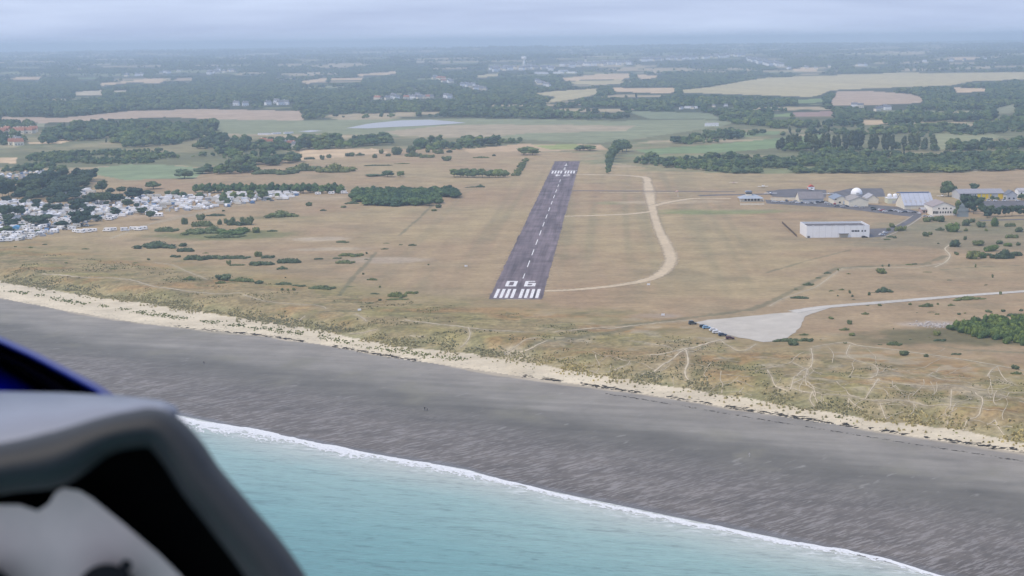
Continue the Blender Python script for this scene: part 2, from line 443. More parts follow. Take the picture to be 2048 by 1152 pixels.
# ---- runway frame: threshold corner, axis and cross axis
_c = [on_plane(*q) for q in ((977, 598), (1084, 598), (1160, 322), (1110, 322))]
_near, _far = (_c[0] + _c[1]) / 2, (_c[2] + _c[3]) / 2
RA = (_far - _near)[:2]; RLEN = float(np.linalg.norm(RA)); RA = RA / RLEN
RX = np.array([RA[1], -RA[0]])
RW = float(abs(np.dot((_c[1] - _c[0])[:2], RX)))
R0 = _near[:2]
print('runway', RLEN, RW)
def rw(u, v):                                             # u metres right of the axis, v metres along it
    q = R0 + RX * u + RA * v
    return (float(q[0]), float(q[1]))

# ---- the land as one graded sheet, split below by what grows on it
ds = [262.0]
while ds[-1] < 27000:
    d = ds[-1]
    ds.append(d + max(0.55, min(d * d / 225000 if d < 900 else d * d / 235000, 420)))
ds = np.array(ds)
ss = np.concatenate([np.linspace(-0.62, -0.375, 60, endpoint=False), np.linspace(-0.375, 0.375, 860, endpoint=False), np.linspace(0.375, 0.62, 60)])
D, S = np.meshgrid(ds, ss, indexing='ij')
X, Y = (D * S).ravel(), D.ravel()
Z = height(X, Y)
nr, nc = D.shape
print('grid', nr, nc)
dist = np.hypot(X, Y)
yw_, yd_, yg_ = y_water(X), y_wet(X), y_toe(X)
wig = (fbm(X / 14, Y / 14, 3, 3) - 0.5) * 9
u_in = Y - yg_ - wig
plain = inside(PLAIN_W, X, Y)
n1, n2, n3 = fbm(X / 120, Y / 120, 5, 4), fbm(X / 35, Y / 35, 6, 4), fbm(X / 9, Y / 9, 7, 3)
C = np.zeros((len(X), 3))
def setc(m, c): C[m] = c
def blend(w, c):
    w = np.clip(np.asarray(w), 0, 1)[:, None]; C[:] = C * (1 - w) + np.asarray(c)[None] * w
C[:] = (0.05, 0.062, 0.035)
blend((1 - smooth(2300, 3000, Y)) * 0.95, (0.165, 0.17, 0.092))
blend((1 - smooth(2300, 3000, Y)) * smooth(.5, .62, n1) * 0.8, (0.26, 0.23, 0.13))
far_n = fbm(X / 300, Y / 190, 51, 4) - 0.08 * (1 - smooth(4300, 6000, Y))
blend(smooth(0.59, 0.61, far_n) * 0.9, (0.20, 0.22, 0.11))
blend(smooth(0.605, 0.615, far_n) * smooth(.46, .52, fbm(X / 900, Y / 600, 53, 3)) * 0.9, (0.38, 0.31, 0.2))
# the dry grass plain
pw = plain.astype(float)
blend(pw, (0.332, 0.247, 0.150))
blend(pw * smooth(0.45, 0.75, n1) * 0.6, (0.37, 0.30, 0.165))
blend(pw * smooth(0.50, 0.78, n2) * 0.5, (0.25, 0.208, 0.125))
blend(pw * smooth(0.5, 0.8, fbm(X / 75, Y / 75, 61, 3)) * 0.4, (0.31, 0.205, 0.125))
ru = (X - R0[0]) * RX[0] + (Y - R0[1]) * RX[1]; rv = (X - R0[0]) * RA[0] + (Y - R0[1]) * RA[1]
mow = vnoise(ru / 5.5, rv / 400, 71) * 0.6 + vnoise(ru / 13, rv / 300, 72) * 0.4
inrun = pw * smooth(-120, -60, ru) * (1 - smooth(110, 210, ru)) * smooth(-20, 60, rv) * (1 - smooth(900, 1000, rv))
blend(inrun * smooth(0.45, 0.8, mow) * 0.40, (0.225, 0.205, 0.12))
blend(inrun * smooth(0.5, 0.2, mow) * 0.35, (0.385, 0.30, 0.17))
cross = vnoise(ru / 260, rv / 16, 73) * 0.5 + vnoise(ru / 120, rv / 7, 74) * 0.5
blend(pw * smooth(130, 260, ru) * smooth(0.5, 0.8, cross) * 0.42, (0.235, 0.20, 0.125))
blend(pw * smooth(700, 1000, rv) * 0.35 * smooth(0.35, 0.65, cross), (0.40, 0.305, 0.18))
for (ax, ay), rx, ry, c, k in (((1430, 425), 60, 16, (0.2, 0.235, 0.1), .75), ((1370, 421), 30, 10, (0.2, 0.235, 0.1), .5), ((1222, 406), 14, 14, (0.2, 0.22, 0.1), .6),
                               ((1500, 421), 40, 10, (0.21, 0.23, 0.12), .5), ((640, 478), 26, 14, (0.42, 0.36, 0.28), .6), ((660, 498), 30, 10, (0.42, 0.37, 0.28), .5),
                               ((770, 520), 34, 16, (0.4, 0.34, 0.27), .5), ((1310, 632), 16, 8, (0.36, 0.30, 0.26), .7), ((1870, 648), 20, 9, (0.42, 0.36, 0.30), .6),
                               ((1340, 404), 60, 16, (0.42, 0.34, 0.23), .7), ((1240, 312), 60, 60, (0.23, 0.24, 0.14), .6), ((1330, 322), 120, 60, (0.20, 0.23, 0.12), .8),
                               ((1450, 338), 120, 30, (0.19, 0.2, 0.11), .6), ((450, 470), 60, 34, (0.15, 0.17, 0.07), .8), ((545, 435), 40, 14, (0.17, 0.18, 0.09), .5),
                               ((1960, 475), 120, 80, (0.21, 0.185, 0.12), .75), ((1990, 450), 60, 60, (0.18, 0.175, 0.105), .6), ((1830, 452), 36, 36, (0.2, 0.2, 0.13), .5), ((1985, 672), 80, 26, (0.13, 0.12, 0.06), .9),
                               ((1255, 330), 40, 30, (0.42, 0.34, 0.23), .6), ((590, 396), 90, 26, (0.40, 0.32, 0.22), .6), ((300, 432), 50, 16, (0.40, 0.31, 0.21), .7)):
    p = G(ax, ay); m = np.exp(-((X - p[0]) / rx) ** 2 - ((Y - p[1]) / ry) ** 2)
    blend(pw * k * smooth(0.25, 0.7, m * (0.6 + 0.8 * n3)), c)
# marram dunes behind the beach
dw = pw * (1 - smooth(85, 175, u_in + (n2 - 0.5) * 90))
blend(dw, (0.295, 0.235, 0.125))
blend(dw * smooth(0.47, 0.7, n2) * 0.65, (0.255, 0.232, 0.092))
blend(dw * smooth(0.52, 0.7, fbm(X / 45, Y / 18, 81, 4)) * 0.75, (0.32, 0.205, 0.095))
blend(dw * smooth(0.54, 0.72, n3) * 0.65, (0.175, 0.165, 0.078))
bare = dw * smooth(0.2, 0.8, smooth(-30, 60, X)) * smooth(0.56, 0.66, fbm(X / 16, Y / 11, 91, 4)) * smooth(10, 40, u_in)
blend(bare * 0.6, (0.38, 0.33, 0.24))
fringe = pw * (1 - smooth(4, 26, u_in))
blend(fringe * 0.75, (0.36, 0.31, 0.17))
blend(fringe * smooth(0.46, 0.56, n3) * 0.55, (0.2, 0.2, 0.1))
gap = np.exp(-((X - G(1030, 718)[0]) / 6.5) ** 2) * (1 - smooth(8, 20, u_in))
for pts, w, k in PATHS_W:
    dd = dist_line(pts, X, Y, 30)
    jag = (n3 - 0.5) * w * 1.3 + (vnoise(X / 2.2, Y / 2.2, 99) - 0.5) * w * 0.7
    half = np.maximum(w * 0.5, 0.35 * dist / 1450)
    if k == 's':
        blend((1 - smooth(half, half + 0.7, dd + jag * 0.3)) * 0.35 * np.minimum(1, w * 0.62 / half), (0.47, 0.40, 0.28))
        blend((1 - smooth(half, half * 4 + 2, dd + jag)) * 0.2, (0.40, 0.34, 0.23))
    else:
        blend((1 - smooth(half * .7, half * 1.6 + 0.8, dd + jag)) * 0.62, (0.14, 0.14, 0.085))
# sand
is_beach = (u_in < 0) & (Y >= yd_)
is_flat = Y < yd_
blend(is_beach.astype(float), (0.575, 0.51, 0.385))
blend(is_beach * smooth(0.5, 0.75, fbm(X / 20, Y / 5, 101, 3)) * 0.35, (0.47, 0.40, 0.29))
blend(gap * pw, (0.56, 0.49, 0.36))
blend(np.where(Y < yd_, 1.0, 0.0), (0.2, 0.2, 0.2))
def add_attr(me, name, data, kind='FLOAT'):
    a = me.attributes.new(name, 'FLOAT_COLOR' if kind == 'C' else 'FLOAT', 'POINT')
    if kind == 'C':
        q = np.ones((len(data), 4), np.float32); q[:, :3] = data
        a.data.foreach_set('color', q.ravel())
    else:
        a.data.foreach_set('value', np.asarray(data, np.float32))

# faces and their class
I = np.arange(nr * nc).reshape(nr, nc)
Q = np.stack([I[:-1, :-1], I[:-1, 1:], I[1:, 1:], I[1:, :-1]], -1).reshape(-1, 4)
fx, fy = X[Q].mean(1), Y[Q].mean(1)
cls = np.zeros(len(Q), np.int32)                          # 0 farmland
fplain = plain[Q[:, 0]]
cls[fplain] = 1
cls[fplain & ((u_in[Q[:, 0]] < 95))] = 2
fin = [inside(w, fx, fy) for w in FIELDS_W]
for k, m in enumerate(fin): cls[m] = 10 + k
cls[is_beach[Q[:, 0]]] = 3
cls[is_flat[Q[:, 0]]] = 4
keep = fy > y_water(fx) - 14
for k, w in enumerate(FIELDS_W):
    m = inside(w, X, Y)
    ang = 0.6 + 1.9 * k; fu = X * math.cos(ang) + Y * math.sin(ang)
    fc = np.array(FIELDS[k][1])
    C[m] = fc * (0.88 + 0.16 * fbm(X[m] / 60, Y[m] / 60, 5, 3) + 0.16 * vnoise(fu[m] / 22, X[m] * 0 + k, 111))[:, None]

def soil(name, fine, grain, rough=0.95, gb=0.0):
    t = NT(name); a = t.attr('tint')
    p = t.pos()
    f1 = t.ramp(t.noise(p, 0.045, 5, 0.6), [(0.32, 0.84), (0.68, 1.12)])
    f2 = t.ramp(t.noise(p, fine, 4, 0.65), [(0.3, 1 - grain), (0.72, 1 + grain * 0.7)])
    f3 = t.ramp(t.noise(t.pos((0.35, 1.4, 1)), fine * 0.33, 4, 0.6), [(0.3, 1 - grain * .6), (0.7, 1 + grain * 0.5)])
    c = t.mix(t.mix(t.mix(a.outputs['Color'], f1, 1.0, 'MULTIPLY'), f2, 1.0, 'MULTIPLY'), f3, 1.0, 'MULTIPLY')
    t.base(c, rough, 0.1)
    if gb: t.bump(t.noise(p, fine, 4, 0.65), 0.7, gb)
    return t.m
M_LAND = soil('farmland_soil', 0.02, 0.22)
M_GRASS = soil('dry_grass', 0.30, 0.17)
M_DUNE = soil('marram_grass', 0.42, 0.36, gb=0.9)
M_SAND = soil('dry_sand', 0.5, 0.10)
M_FIELD = soil('crop_field', 0.03, 0.12)

# wet sand: level bands, ripples and standing water films
t = NT('wet_sand'); p = t.pos()
sh = t.attr('shore')                                      # 0 at the waterline, 1 at the dry sand
wob = t.noise(p, 0.012, 4, 0.6)
shw = t.math('ADD', sh.outputs['Fac'], t.math('MULTIPLY', t.math('SUBTRACT', wob, 0.5), 0.22))
band = t.ramp(shw, [(0.0, (0.130, 0.115, 0.103)), (0.30, (0.142, 0.128, 0.115)), (0.50, (0.126, 0.119, 0.104)), (0.60, (0.132, 0.125, 0.109)), (0.72, (0.212, 0.200, 0.176)),
                    (0.90, (0.235, 0.218, 0.190)), (0.985, (0.245, 0.225, 0.195)), (1.0, (0.38, 0.33, 0.25))])
pr = t.pos((0.11, 0.66, 1), (0, 0, math.radians(31)))
rip = t.noise(pr, 1.0, 5, 0.62, 0.6)
rip2 = t.noise(t.pos((0.24, 1.3, 1), (0, 0, math.radians(37))), 1.0, 4, 0.6, 0.4)
ripm = t.math('MULTIPLY', t.ramp(t.math('ADD', t.math('MULTIPLY', rip, 0.55), t.math('MULTIPLY', rip2, 0.45)), [(0.50, 0.0), (0.565, 1.0)]),
              t.ramp(shw, [(0.02, 0.9), (0.34, 0.6), (0.50, 0.12), (0.60, 0.0)]))
sheen = t.ramp(t.noise(t.pos((0.012, 0.13, 1), (0, 0, math.radians(-14))), 1.0, 5, 0.6), [(0.34, 0.84), (0.66, 1.14)])
band = t.mix(band, sheen, 1.0, 'MULTIPLY')
c = t.mix(band, (0.235, 0.217, 0.205), ripm)
dark = t.math('MULTIPLY', t.ramp(t.math('ADD', t.math('MULTIPLY', rip, 0.5), t.math('MULTIPLY', rip2, 0.5)), [(0.40, 1.0), (0.50, 0.0)]), t.ramp(shw, [(0.0, 0.6), (0.45, 0.35), (0.6, 0.0)]))
c = t.mix(c, (0.086, 0.076, 0.072), dark)
spots = t.math('MULTIPLY', t.ramp(t.noise(t.pos((0.10, 0.32, 1), (0, 0, math.radians(40))), 1.0, 3, 0.5), [(0.655, 0.0), (0.72, 1.0)]), t.ramp(shw, [(0.2, 0.3), (0.55, 0.5), (0.8, 0.35), (0.95, 0.2)]))
c = t.mix(c, (0.30, 0.29, 0.27), spots)
yel = t.math('MULTIPLY', t.ramp(t.noise(p, 0.03, 3, 0.5), [(0.54, 0.0), (0.66, 1.0)]), t.ramp(shw, [(0.4, 0.0), (0.55, 0.55), (0.9, 0.4)]))
c = t.mix(c, (0.20, 0.19, 0.145), yel)
fine = t.ramp(t.noise(p, 0.055, 6, 0.72), [(0.3, 0.82), (0.7, 1.14)])
c = t.mix(c, fine, 1.0, 'MULTIPLY')
swash = t.ramp(t.math('ADD', sh.outputs['Fac'], t.math('MULTIPLY', t.math('SUBTRACT', t.noise(p, 0.07, 4), 0.5), 0.05)), [(0.0, 1.0), (0.02, 0.8), (0.045, 0.0)])
c = t.mix(c, (0.115, 0.108, 0.103), t.math('MULTIPLY', swash, 0.75))
t.base(c, t.math('SUBTRACT', t.ramp(ripm, [(0.0, 0.75), (1.0, 0.5)]), t.math('MULTIPLY', swash, 0.42)), 0.25)
t.bump(rip2, 0.35, 0.10)
M_WET = t.m

shore_v = np.clip((Y - yw_) / np.maximum(yd_ - yw_, 1), -0.3, 1.2)
def split(name, m, material):
    q = Q[m & keep]
    if not len(q): return None
    u, inv = np.unique(q, return_inverse=True)
    me = mesh_from(name, np.stack([X[u], Y[u], Z[u]], 1), inv.reshape(-1, 4), [material], smooth_=True)
    add_attr(me, 'tint', C[u], 'C')
    if material is M_WET: add_attr(me, 'shore', shore_v[u])
    return tag(link(name, me), kind='structure')
split('farmland', cls == 0, M_LAND)
split('grassland', cls == 1, M_GRASS)
split('dune', cls == 2, M_DUNE)
split('beach', cls == 3, M_SAND)
split('sand_flat', cls == 4, M_WET)
for k in range(len(FIELDS)):
    split('field', cls == 10 + k, M_FIELD)
ZMIN = float(Z.min())

# ---- sea
t = NT('sea_water'); p = t.pos()
sh = t.attr('shore')
col = t.ramp(t.math('ADD', sh.outputs['Fac'], t.math('MULTIPLY', t.math('SUBTRACT', t.noise(p, 0.02, 3), 0.5), 0.10)),
             [(0.0, (0.43, 0.445, 0.40)), (0.10, (0.35, 0.415, 0.38)), (0.24, (0.235, 0.365, 0.342)), (0.55, (0.145, 0.295, 0.29)), (1.0, (0.085, 0.225, 0.232))])
wv = t.noise(t.pos((0.22, 0.85, 1), (0, 0, math.radians(-10))), 1.0, 5, 0.6, 0.5)
wv2 = t.noise(t.pos((0.05, 0.22, 1), (0, 0, math.radians(-16))), 1.0, 4, 0.55, 0.3)
streak = t.ramp(t.math('ADD', t.math('MULTIPLY', wv, 0.5), t.math('MULTIPLY', wv2, 0.5)), [(0.36, 0.70), (0.46, 0.96), (0.62, 1.10)])
wash = t.math('MULTIPLY', t.ramp(t.noise(t.pos((0.16, 0.34, 1), (0, 0, math.radians(-14))), 1.0, 6, 0.68, 0.8), [(0.50, 0.0), (0.60, 1.0)]), t.ramp(sh.outputs['Fac'], [(0.0, 0.85), (0.035, 0.6), (0.10, 0.0)]))
t.base(t.mix(t.mix(col, streak, 1.0, 'MULTIPLY'), (0.72, 0.76, 0.76), wash), 0.22, 0.35)
t.bump(t.math('ADD', wv, wv2), 0.55, 0.8)
M_SEA = t.m
vx = np.linspace(-1400, 1400, 700)
off = np.concatenate([[6, 3], -np.geomspace(0.01, 900, 120)])
gx = np.repeat(vx[None], len(off), 0); gy = y_water(gx) + off[:, None]
gz = np.full_like(gx, SEA_Z + 0.0)
gi = np.arange(gx.size).reshape(gx.shape)
gq = np.stack([gi[:-1, :-1], gi[1:, :-1], gi[1:, 1:], gi[:-1, 1:]], -1).reshape(-1, 4)
me = mesh_from('sea', np.stack([gx.ravel(), gy.ravel(), gz.ravel()], 1), gq, [M_SEA], smooth_=True)
add_attr(me, 'shore', np.clip(-off[:, None] / 150 + gx * 0, 0, 1).ravel())
tag(link('sea', me), kind='structure')

# ---- surf: broken lace of foam along the waterline (real faces with holes)
t = NT('foam'); t.base(t.ramp(t.noise(t.pos(), 1.3, 3), [(0.3, (0.52, 0.55, 0.58)), (0.65, (0.68, 0.70, 0.72))]), 0.9, 0.1)
M_FOAM = t.m
fxs = np.arange(-260, 240, 0.33); foffs = np.arange(3.0, -15.0, -0.36)
FX, FO = np.meshgrid(fxs, foffs, indexing='ij')
FY = y_water(FX) + FO + (fbm(FX / 26, FX * 0, 121, 6) - 0.5) * 9.0 + (fbm(FX / 4, FX * 0 + 2, 130, 3) - .5) * 1.6
lead = 0.75 + 1.0 * (fbm(FX / 9, FX * 0 + 3, 122, 3) - 0.5)
wid = 5.2 + 12 * smooth(0.45, 0.70, fbm(FX / 34, FX * 0 + 9, 123, 3))
inside_t = (lead - FO) / wid                              # 0 leading edge, 1 where the lace dies out
lace = np.abs(fbm(FX / 2.6, FO / 2.0, 124, 3) - 0.5) * 2
dens = np.where(inside_t < 0, -1, np.where(inside_t < 0.02 + 0.22 * fbm(FX / 6, FX * 0 + 4, 129, 3), 1.0, 1.0 - inside_t * 0.75 - lace * 1.1 * smooth(0.06, 0.4, inside_t)))
second = np.exp(-((FO + 7 + 3 * (fbm(FX / 22, FX * 0, 126, 2) - .5)) / 0.8) ** 2) * smooth(0.58, 0.7, fbm(FX / 15, FX * 0 + 5, 127, 3))
on = dens > 0.18 + 0.25 * vnoise(FX * 1.7, FO * 1.7, 128)
fi = np.arange(FX.size).reshape(FX.shape)
fq = np.stack([fi[:-1, :-1], fi[:-1, 1:], fi[1:, 1:], fi[1:, :-1]], -1)[on[:-1, :-1]]
fz = SEA_Z + 0.05 + 0.22 * np.exp(-((FO - lead) / 1.6) ** 2)
u, inv = np.unique(fq, return_inverse=True)
me = mesh_from('surf_foam', np.stack([FX.ravel()[u], FY.ravel()[u], np.maximum(fz.ravel()[u], height(FX.ravel()[u], FY.ravel()[u]) + 0.05)], 1), inv.reshape(-1, 4)[:, ::-1], [M_FOAM])
tag(link('surf_foam', me), kind='stuff')

# ---- air
hb = MB(); hb.bb(-17500, 17500, -1400, 27600, ZMIN - 1.0 if ZMIN < -10 else -12, 180.0)
t = bpy.data.materials.new('haze'); t.use_nodes = True; nt = t.node_tree; nt.nodes.clear()
o_ = nt.nodes.new('ShaderNodeOutputMaterial'); v_ = nt.nodes.new('ShaderNodeVolumePrincipled')
v_.inputs['Color'].default_value = (*HAZE_COLOR, 1); v_.inputs['Density'].default_value = HAZE_DENSITY; v_.inputs['Anisotropy'].default_value = 0.2
nt.links.new(v_.outputs[0], o_.inputs['Volume'])
hz = hb.obj('haze', t); tag(hz, kind='stuff')

# ---- laid strips: runway, tracks, roads
def catmull(P, step):
    P = [np.asarray(q, float)[:2] for q in P]; P = [2 * P[0] - P[1]] + P + [2 * P[-1] - P[-2]]
    out = []
    for i in range(1, len(P) - 2):
        n = max(2, int(np.linalg.norm(P[i + 1] - P[i]) / step))
        for k in range(n):
            s = k / n
            out.append(0.5 * ((2 * P[i]) + (-P[i - 1] + P[i + 1]) * s + (2 * P[i - 1] - 5 * P[i] + 4 * P[i + 1] - P[i + 2]) * s * s + (-P[i - 1] + 3 * P[i] - 3 * P[i + 1] + P[i + 2]) * s ** 3))
    out.append(P[-2]); return np.array(out)

def strip(name, px, width, material, lift=0.03, step=4.0, ragged=0.4, world=None):
    P = catmull(world if world is not None else [G(*q) for q in px], step)
    T = np.gradient(P, axis=0); T /= np.linalg.norm(T, axis=1)[:, None]; N = np.stack([T[:, 1], -T[:, 0]], 1)
    w = np.interp(np.linspace(0, 1, len(P)), np.linspace(0, 1, len(width)), width) if hasattr(width, '__len__') else np.full(len(P), width)
    cs = np.array([-0.5, -0.36, -0.12, 0.12, 0.36, 0.5])
    V, E = [], []
    for j, c in enumerate(cs):
        jit = (fbm(np.arange(len(P)) * step / 11, np.full(len(P), j * 7.7), 131 + j, 3) - 0.5) * ragged * 2 * (1 if abs(c) > .4 else 0.3)
        q = P + N * (c * w + jit * np.sign(c))[:, None]
        V.append(np.stack([q[:, 0], q[:, 1], height(q[:, 0], q[:, 1]) + lift], 1)); E.append(np.full(len(P), 1 - abs(c) * 2))
    V = np.concatenate(V); n = len(P)
    F = np.array([(j * n + i, (j + 1) * n + i, (j + 1) * n + i + 1, j * n + i + 1) for j in range(len(cs) - 1) for i in range(n - 1)])
    me = mesh_from(name, V, F[:, ::-1], [material], smooth_=True); add_attr(me, 'core', np.concatenate(E))
    return tag(link(name, me), kind='structure')

def worn(name, c, grain=0.12, soft=0.55, fine=0.4):
    """A track whose rim is broken by the grass around it."""
    t = NT(name); p = t.pos()
    f = t.ramp(t.noise(p, fine, 5, 0.6), [(0.3, 1 - grain), (0.7, 1 + grain)])
    f2 = t.ramp(t.noise(p, 0.05, 3, 0.5), [(0.3, 0.88), (0.7, 1.08)])
    t.base(t.mix(t.mix(c, f, 1.0, 'MULTIPLY'), f2, 1.0, 'MULTIPLY'), 0.95, 0.1)
    a = t.attr('core'); n = t.noise(p, 0.35, 4, 0.6)
    fac = t.ramp(t.math('ADD', a.outputs['Fac'], t.math('MULTIPLY', t.math('SUBTRACT', n, 0.5), soft * 2)), [(0.05, 0.0), (soft, 1.0)])
    tr = t.n('ShaderNodeBsdfTransparent'); mx = t.n('ShaderNodeMixShader')
    t.l(fac, mx.inputs[0]); t.l(tr.outputs[0], mx.inputs[1]); t.l(t.b.outputs[0], mx.inputs[2]); t.l(mx.outputs[0], t.out.inputs['Surface'])
    return t.m

def patch(name, px, material, lift=0.03, world=None, cell=3.0):
    W = GW(px) if world is None else np.asarray(world)
    x0, y0 = W.min(0); x1, y1 = W.max(0)
    bm = bmesh.new(); vs_ = [bm.verts.new((a, b, 0)) for a, b in W]; bm.faces.new(vs_)
    bmesh.ops.triangulate(bm, faces=bm.faces[:])
    for _ in range(7):
        es = [e for e in bm.edges if e.calc_length() > cell * 2]
        if not es: break
        bmesh.ops.subdivide_edges(bm, edges=es, cuts=1, use_grid_fill=False)
        bmesh.ops.triangulate(bm, faces=[f for f in bm.faces if len(f.verts) > 3])
    co = np.array([v.co[:2] for v in bm.verts]); zz = height(co[:, 0], co[:, 1])
    rim = np.array([v.is_boundary for v in bm.verts])
    jx, jy = (fbm(co[:, 0] / 6, co[:, 1] / 6, 141, 2) - .5) * 2.4, (fbm(co[:, 0] / 6, co[:, 1] / 6, 142, 2) - .5) * 2.4
    for v, a, r, q, s in zip(bm.verts, zz, rim, jx, jy):
        v.co.z = a + lift
        if r: v.co.x += q; v.co.y += s
    bmesh.ops.recalc_face_normals(bm, faces=bm.faces[:])
    me = bpy.data.meshes.new(name); bm.to_mesh(me); bm.free()
    me.materials.append(material)
    return tag(link(name, me), kind='structure')

def asphalt(name, c, spots=0.25):
    t = NT(name); p = t.pos()
    f = t.ramp(t.noise(p, 0.06, 5, 0.62), [(0.3, 1 - spots), (0.7, 1 + spots)])
    ang = math.atan2(RA[1], RA[0])
    f2 = t.ramp(t.noise(t.pos((0.009, 0.26, 1), (0, 0, ang)), 1.0, 5, 0.65), [(0.32, 1 - spots * 1.25), (0.5, 1.0), (0.7, 1 + spots * 1.2)])
    f3 = t.ramp(t.noise(p, 1.5, 3, 0.6), [(0.3, 0.92), (0.7, 1.08)])
    t.base(t.mix(t.mix(t.mix(c, f, 1.0, 'MULTIPLY'), f2, 1.0, 'MULTIPLY'), f3, 1.0, 'MULTIPLY'), 0.85, 0.25)
    return t.m
M_RUN = asphalt('runway_asphalt', (0.140, 0.112, 0.122), 0.36)
M_ROAD = asphalt('road_asphalt', (0.115, 0.11, 0.115), 0.15)
M_TRACK = worn('sandy_track', (0.50, 0.41, 0.285))
M_GRAVEL = worn('gravel_road', (0.46, 0.44, 0.40), 0.10, 0.3)
M_GRAVEL2 = mat('gravel_lot', (0.50, 0.47, 0.415), 0.95, 0.1, 0.22, 0.08)
t = NT('runway_paint'); f = t.ramp(t.noise(t.pos(), 0.9, 4, 0.65), [(0.36, (0.36, 0.35, 0.36)), (0.52, (0.74, 0.74, 0.74))]); t.base(f, 0.8, 0.2)
M_PAINT = t.m

strip('runway_verge', None, RW + 5, worn('bare_verge', (0.36, 0.31, 0.22), 0.15, 0.8), 0.02, 8.0, 0.8, world=[rw(0, -2), rw(0, RLEN / 2), rw(0, RLEN + 2)])
runway = strip('runway', None, RW, M_RUN, 0.05, 4.0, 0.75, world=[rw(0, 0), rw(0, RLEN * .5), rw(0, RLEN)])
def paint(name, us, label=None):
    """A flat painted mark given as quads in runway metres (u across, v along)."""
    V, F = [], []
    for q in us:
        o = len(V); V += [(*rw(u, v), 0.0) for u, v in q]; F.append(tuple(range(o, o + len(q))))
    V = np.array(V); V[:, 2] = height(V[:, 0], V[:, 1]) + 0.085
    b = link(name, mesh_from(name, V, [f[::-1] for f in F], [M_PAINT]), runway)
    for pol in b.data.polygons:
        if pol.normal.z < 0: pol.flip()
    if label: b['label'] = label
    return b
rect = lambda u0, u1, v0, v1: [(u0, v0), (u1, v0), (u1, v1), (u0, v1)]
H = RW / 2; K = RW / 30.0
for u in (2.4, 5.55, 8.7, 11.8, 16.5, 19.6, 22.75, 25.9):
    paint('threshold_stripe', [rect(u * K - H, (u + 1.8) * K - H, 3.3, 33.4)])
v0, v1 = 43.0, 62.5
vm = lambda a: v0 + (v1 - v0) * a
u0, u1 = 6.0 * K - H, 12.6 * K - H
paint('painted_numeral', [rect(u0, u0 + 2, v0, v1), rect(u1 - 2, u1, v0, v1), rect(u0 + 2, u1 - 2, v0, vm(.17)), rect(u0 + 2, u1 - 2, vm(.84), v1)], 'painted white numeral 0')
u0, u1 = 17.2 * K - H, 23.8 * K - H
paint('painted_numeral', [rect(u0, u0 + 2, v0, v1), rect(u0 + 2, u1, v0, vm(.17)), rect(u1 - 2, u1, vm(.17), vm(.47)), rect(u0 + 2, u1, vm(.47), vm(.63)),
                          rect(u0 + 2, u1 - 0.8, vm(.85), v1)], 'painted white numeral 6')
paint('centreline_dash', [rect(-0.32, 0.32, 72, 91)])
v = 118.0
while v < 700:
    paint('centreline_dash', [rect(-0.32, 0.32, v, v + 28)]); v += 52
TH = RLEN * 0.862
paint('threshold_line', [rect(-H + .3, H - .3, TH, TH + 2.2)])
for u in (2.4, 5.55, 8.7, 11.8, 16.5, 19.6, 22.75, 25.9):
    paint('threshold_stripe', [rect(u * K - H, (u + 1.8) * K - H, TH - 34, TH - 1)])
va, vb = TH - 66, TH - 45
vm = lambda a: vb - (vb - va) * a                          # read from the far end
u1, u0 = -1.6, -8.2                                        # the 4
paint('painted_numeral', [[(u0, vm(.22)), (u1, vm(.22)), (u1, vm(.40)), (u0, vm(.40))], rect(u0 + 1.4, u0 + 3.4, vm(1), vm(.40)), rect(u0 + 1.4, u0 + 3.4, vm(.22), vm(0)),
                          [(u0 + 3.4, vm(1)), (u1, vm(.40)), (u1 - 2, vm(.40)), (u0 + 3.4, vm(.78))]], 'painted white numeral 4 read from the far end')
u0, u1 = 1.6, 8.2                                          # the 2
paint('painted_numeral', [rect(u0, u1, vm(.17), vm(0)), rect(u1 - 2, u1, vm(.46), vm(.17)), rect(u0, u1, vm(.60), vm(.46)), rect(u0, u0 + 2, vm(.84), vm(.60)), rect(u0, u1, vm(1), vm(.84))],
      'painted white numeral 2 read from the far end')
for v in (TH + 14, TH + 64):
    paint('displaced_arrow', [[(-2.6, v + 9), (0, v), (2.6, v + 9)], rect(-0.5, 0.5, v + 9, v + 30)])

strip('sandy_track', [(1090, 582), (1140, 580), (1200, 575), (1260, 567), (1300, 558), (1325, 545), (1338, 530), (1342, 515), (1335, 495), (1325, 475), (1316, 455),
                      (1308, 430), (1302, 405), (1298, 380), (1294, 362)], [8, 11, 12, 12.5, 12, 10.5, 10, 10, 11, 13, 16, 15, 11], M_TRACK, 0.05)
strip('sandy_track', [(1296, 366), (1292, 356), (1278, 353), (1240, 350.5), (1200, 349.5), (1152, 348.5)], [11, 13, 13, 12, 11], M_TRACK, 0.055)
strip('sandy_track', [(1129, 432.5), (1200, 430.5), (1260, 428), (1304, 423)], [9, 9.5, 10, 10], M_TRACK, 0.055)
strip('sandy_track', [(1306, 412), (1340, 404), (1390, 397), (1462, 397)], [12, 12, 10, 8], M_TRACK, 0.055)
strip('taxiway', [(1141, 381.5), (1250, 382), (1350, 382.6), (1470, 383.5)], 8, mat('dusty_asphalt', (0.19, 0.16, 0.14), 0.9, 0.1, 0.2, 0.1), 0.07)
strip('sandy_track', [(1200, 384.6), (1300, 385.2), (1350, 385.6)], 5, M_TRACK, 0.05)
patch('apron', [(1532, 383), (1560, 379), (1600, 377.5), (1652, 380), (1652, 395), (1600, 397), (1545, 393)], M_ROAD, 0.085)
patch('apron', [(1660, 386), (1700, 377), (1765, 376.5), (1772, 393), (1690, 396), (1662, 395)], M_ROAD, 0.085)
strip('taxiway', [(1398, 391.5), (1440, 390), (1475, 389.5), (1540, 388)], 9, M_ROAD, 0.09)
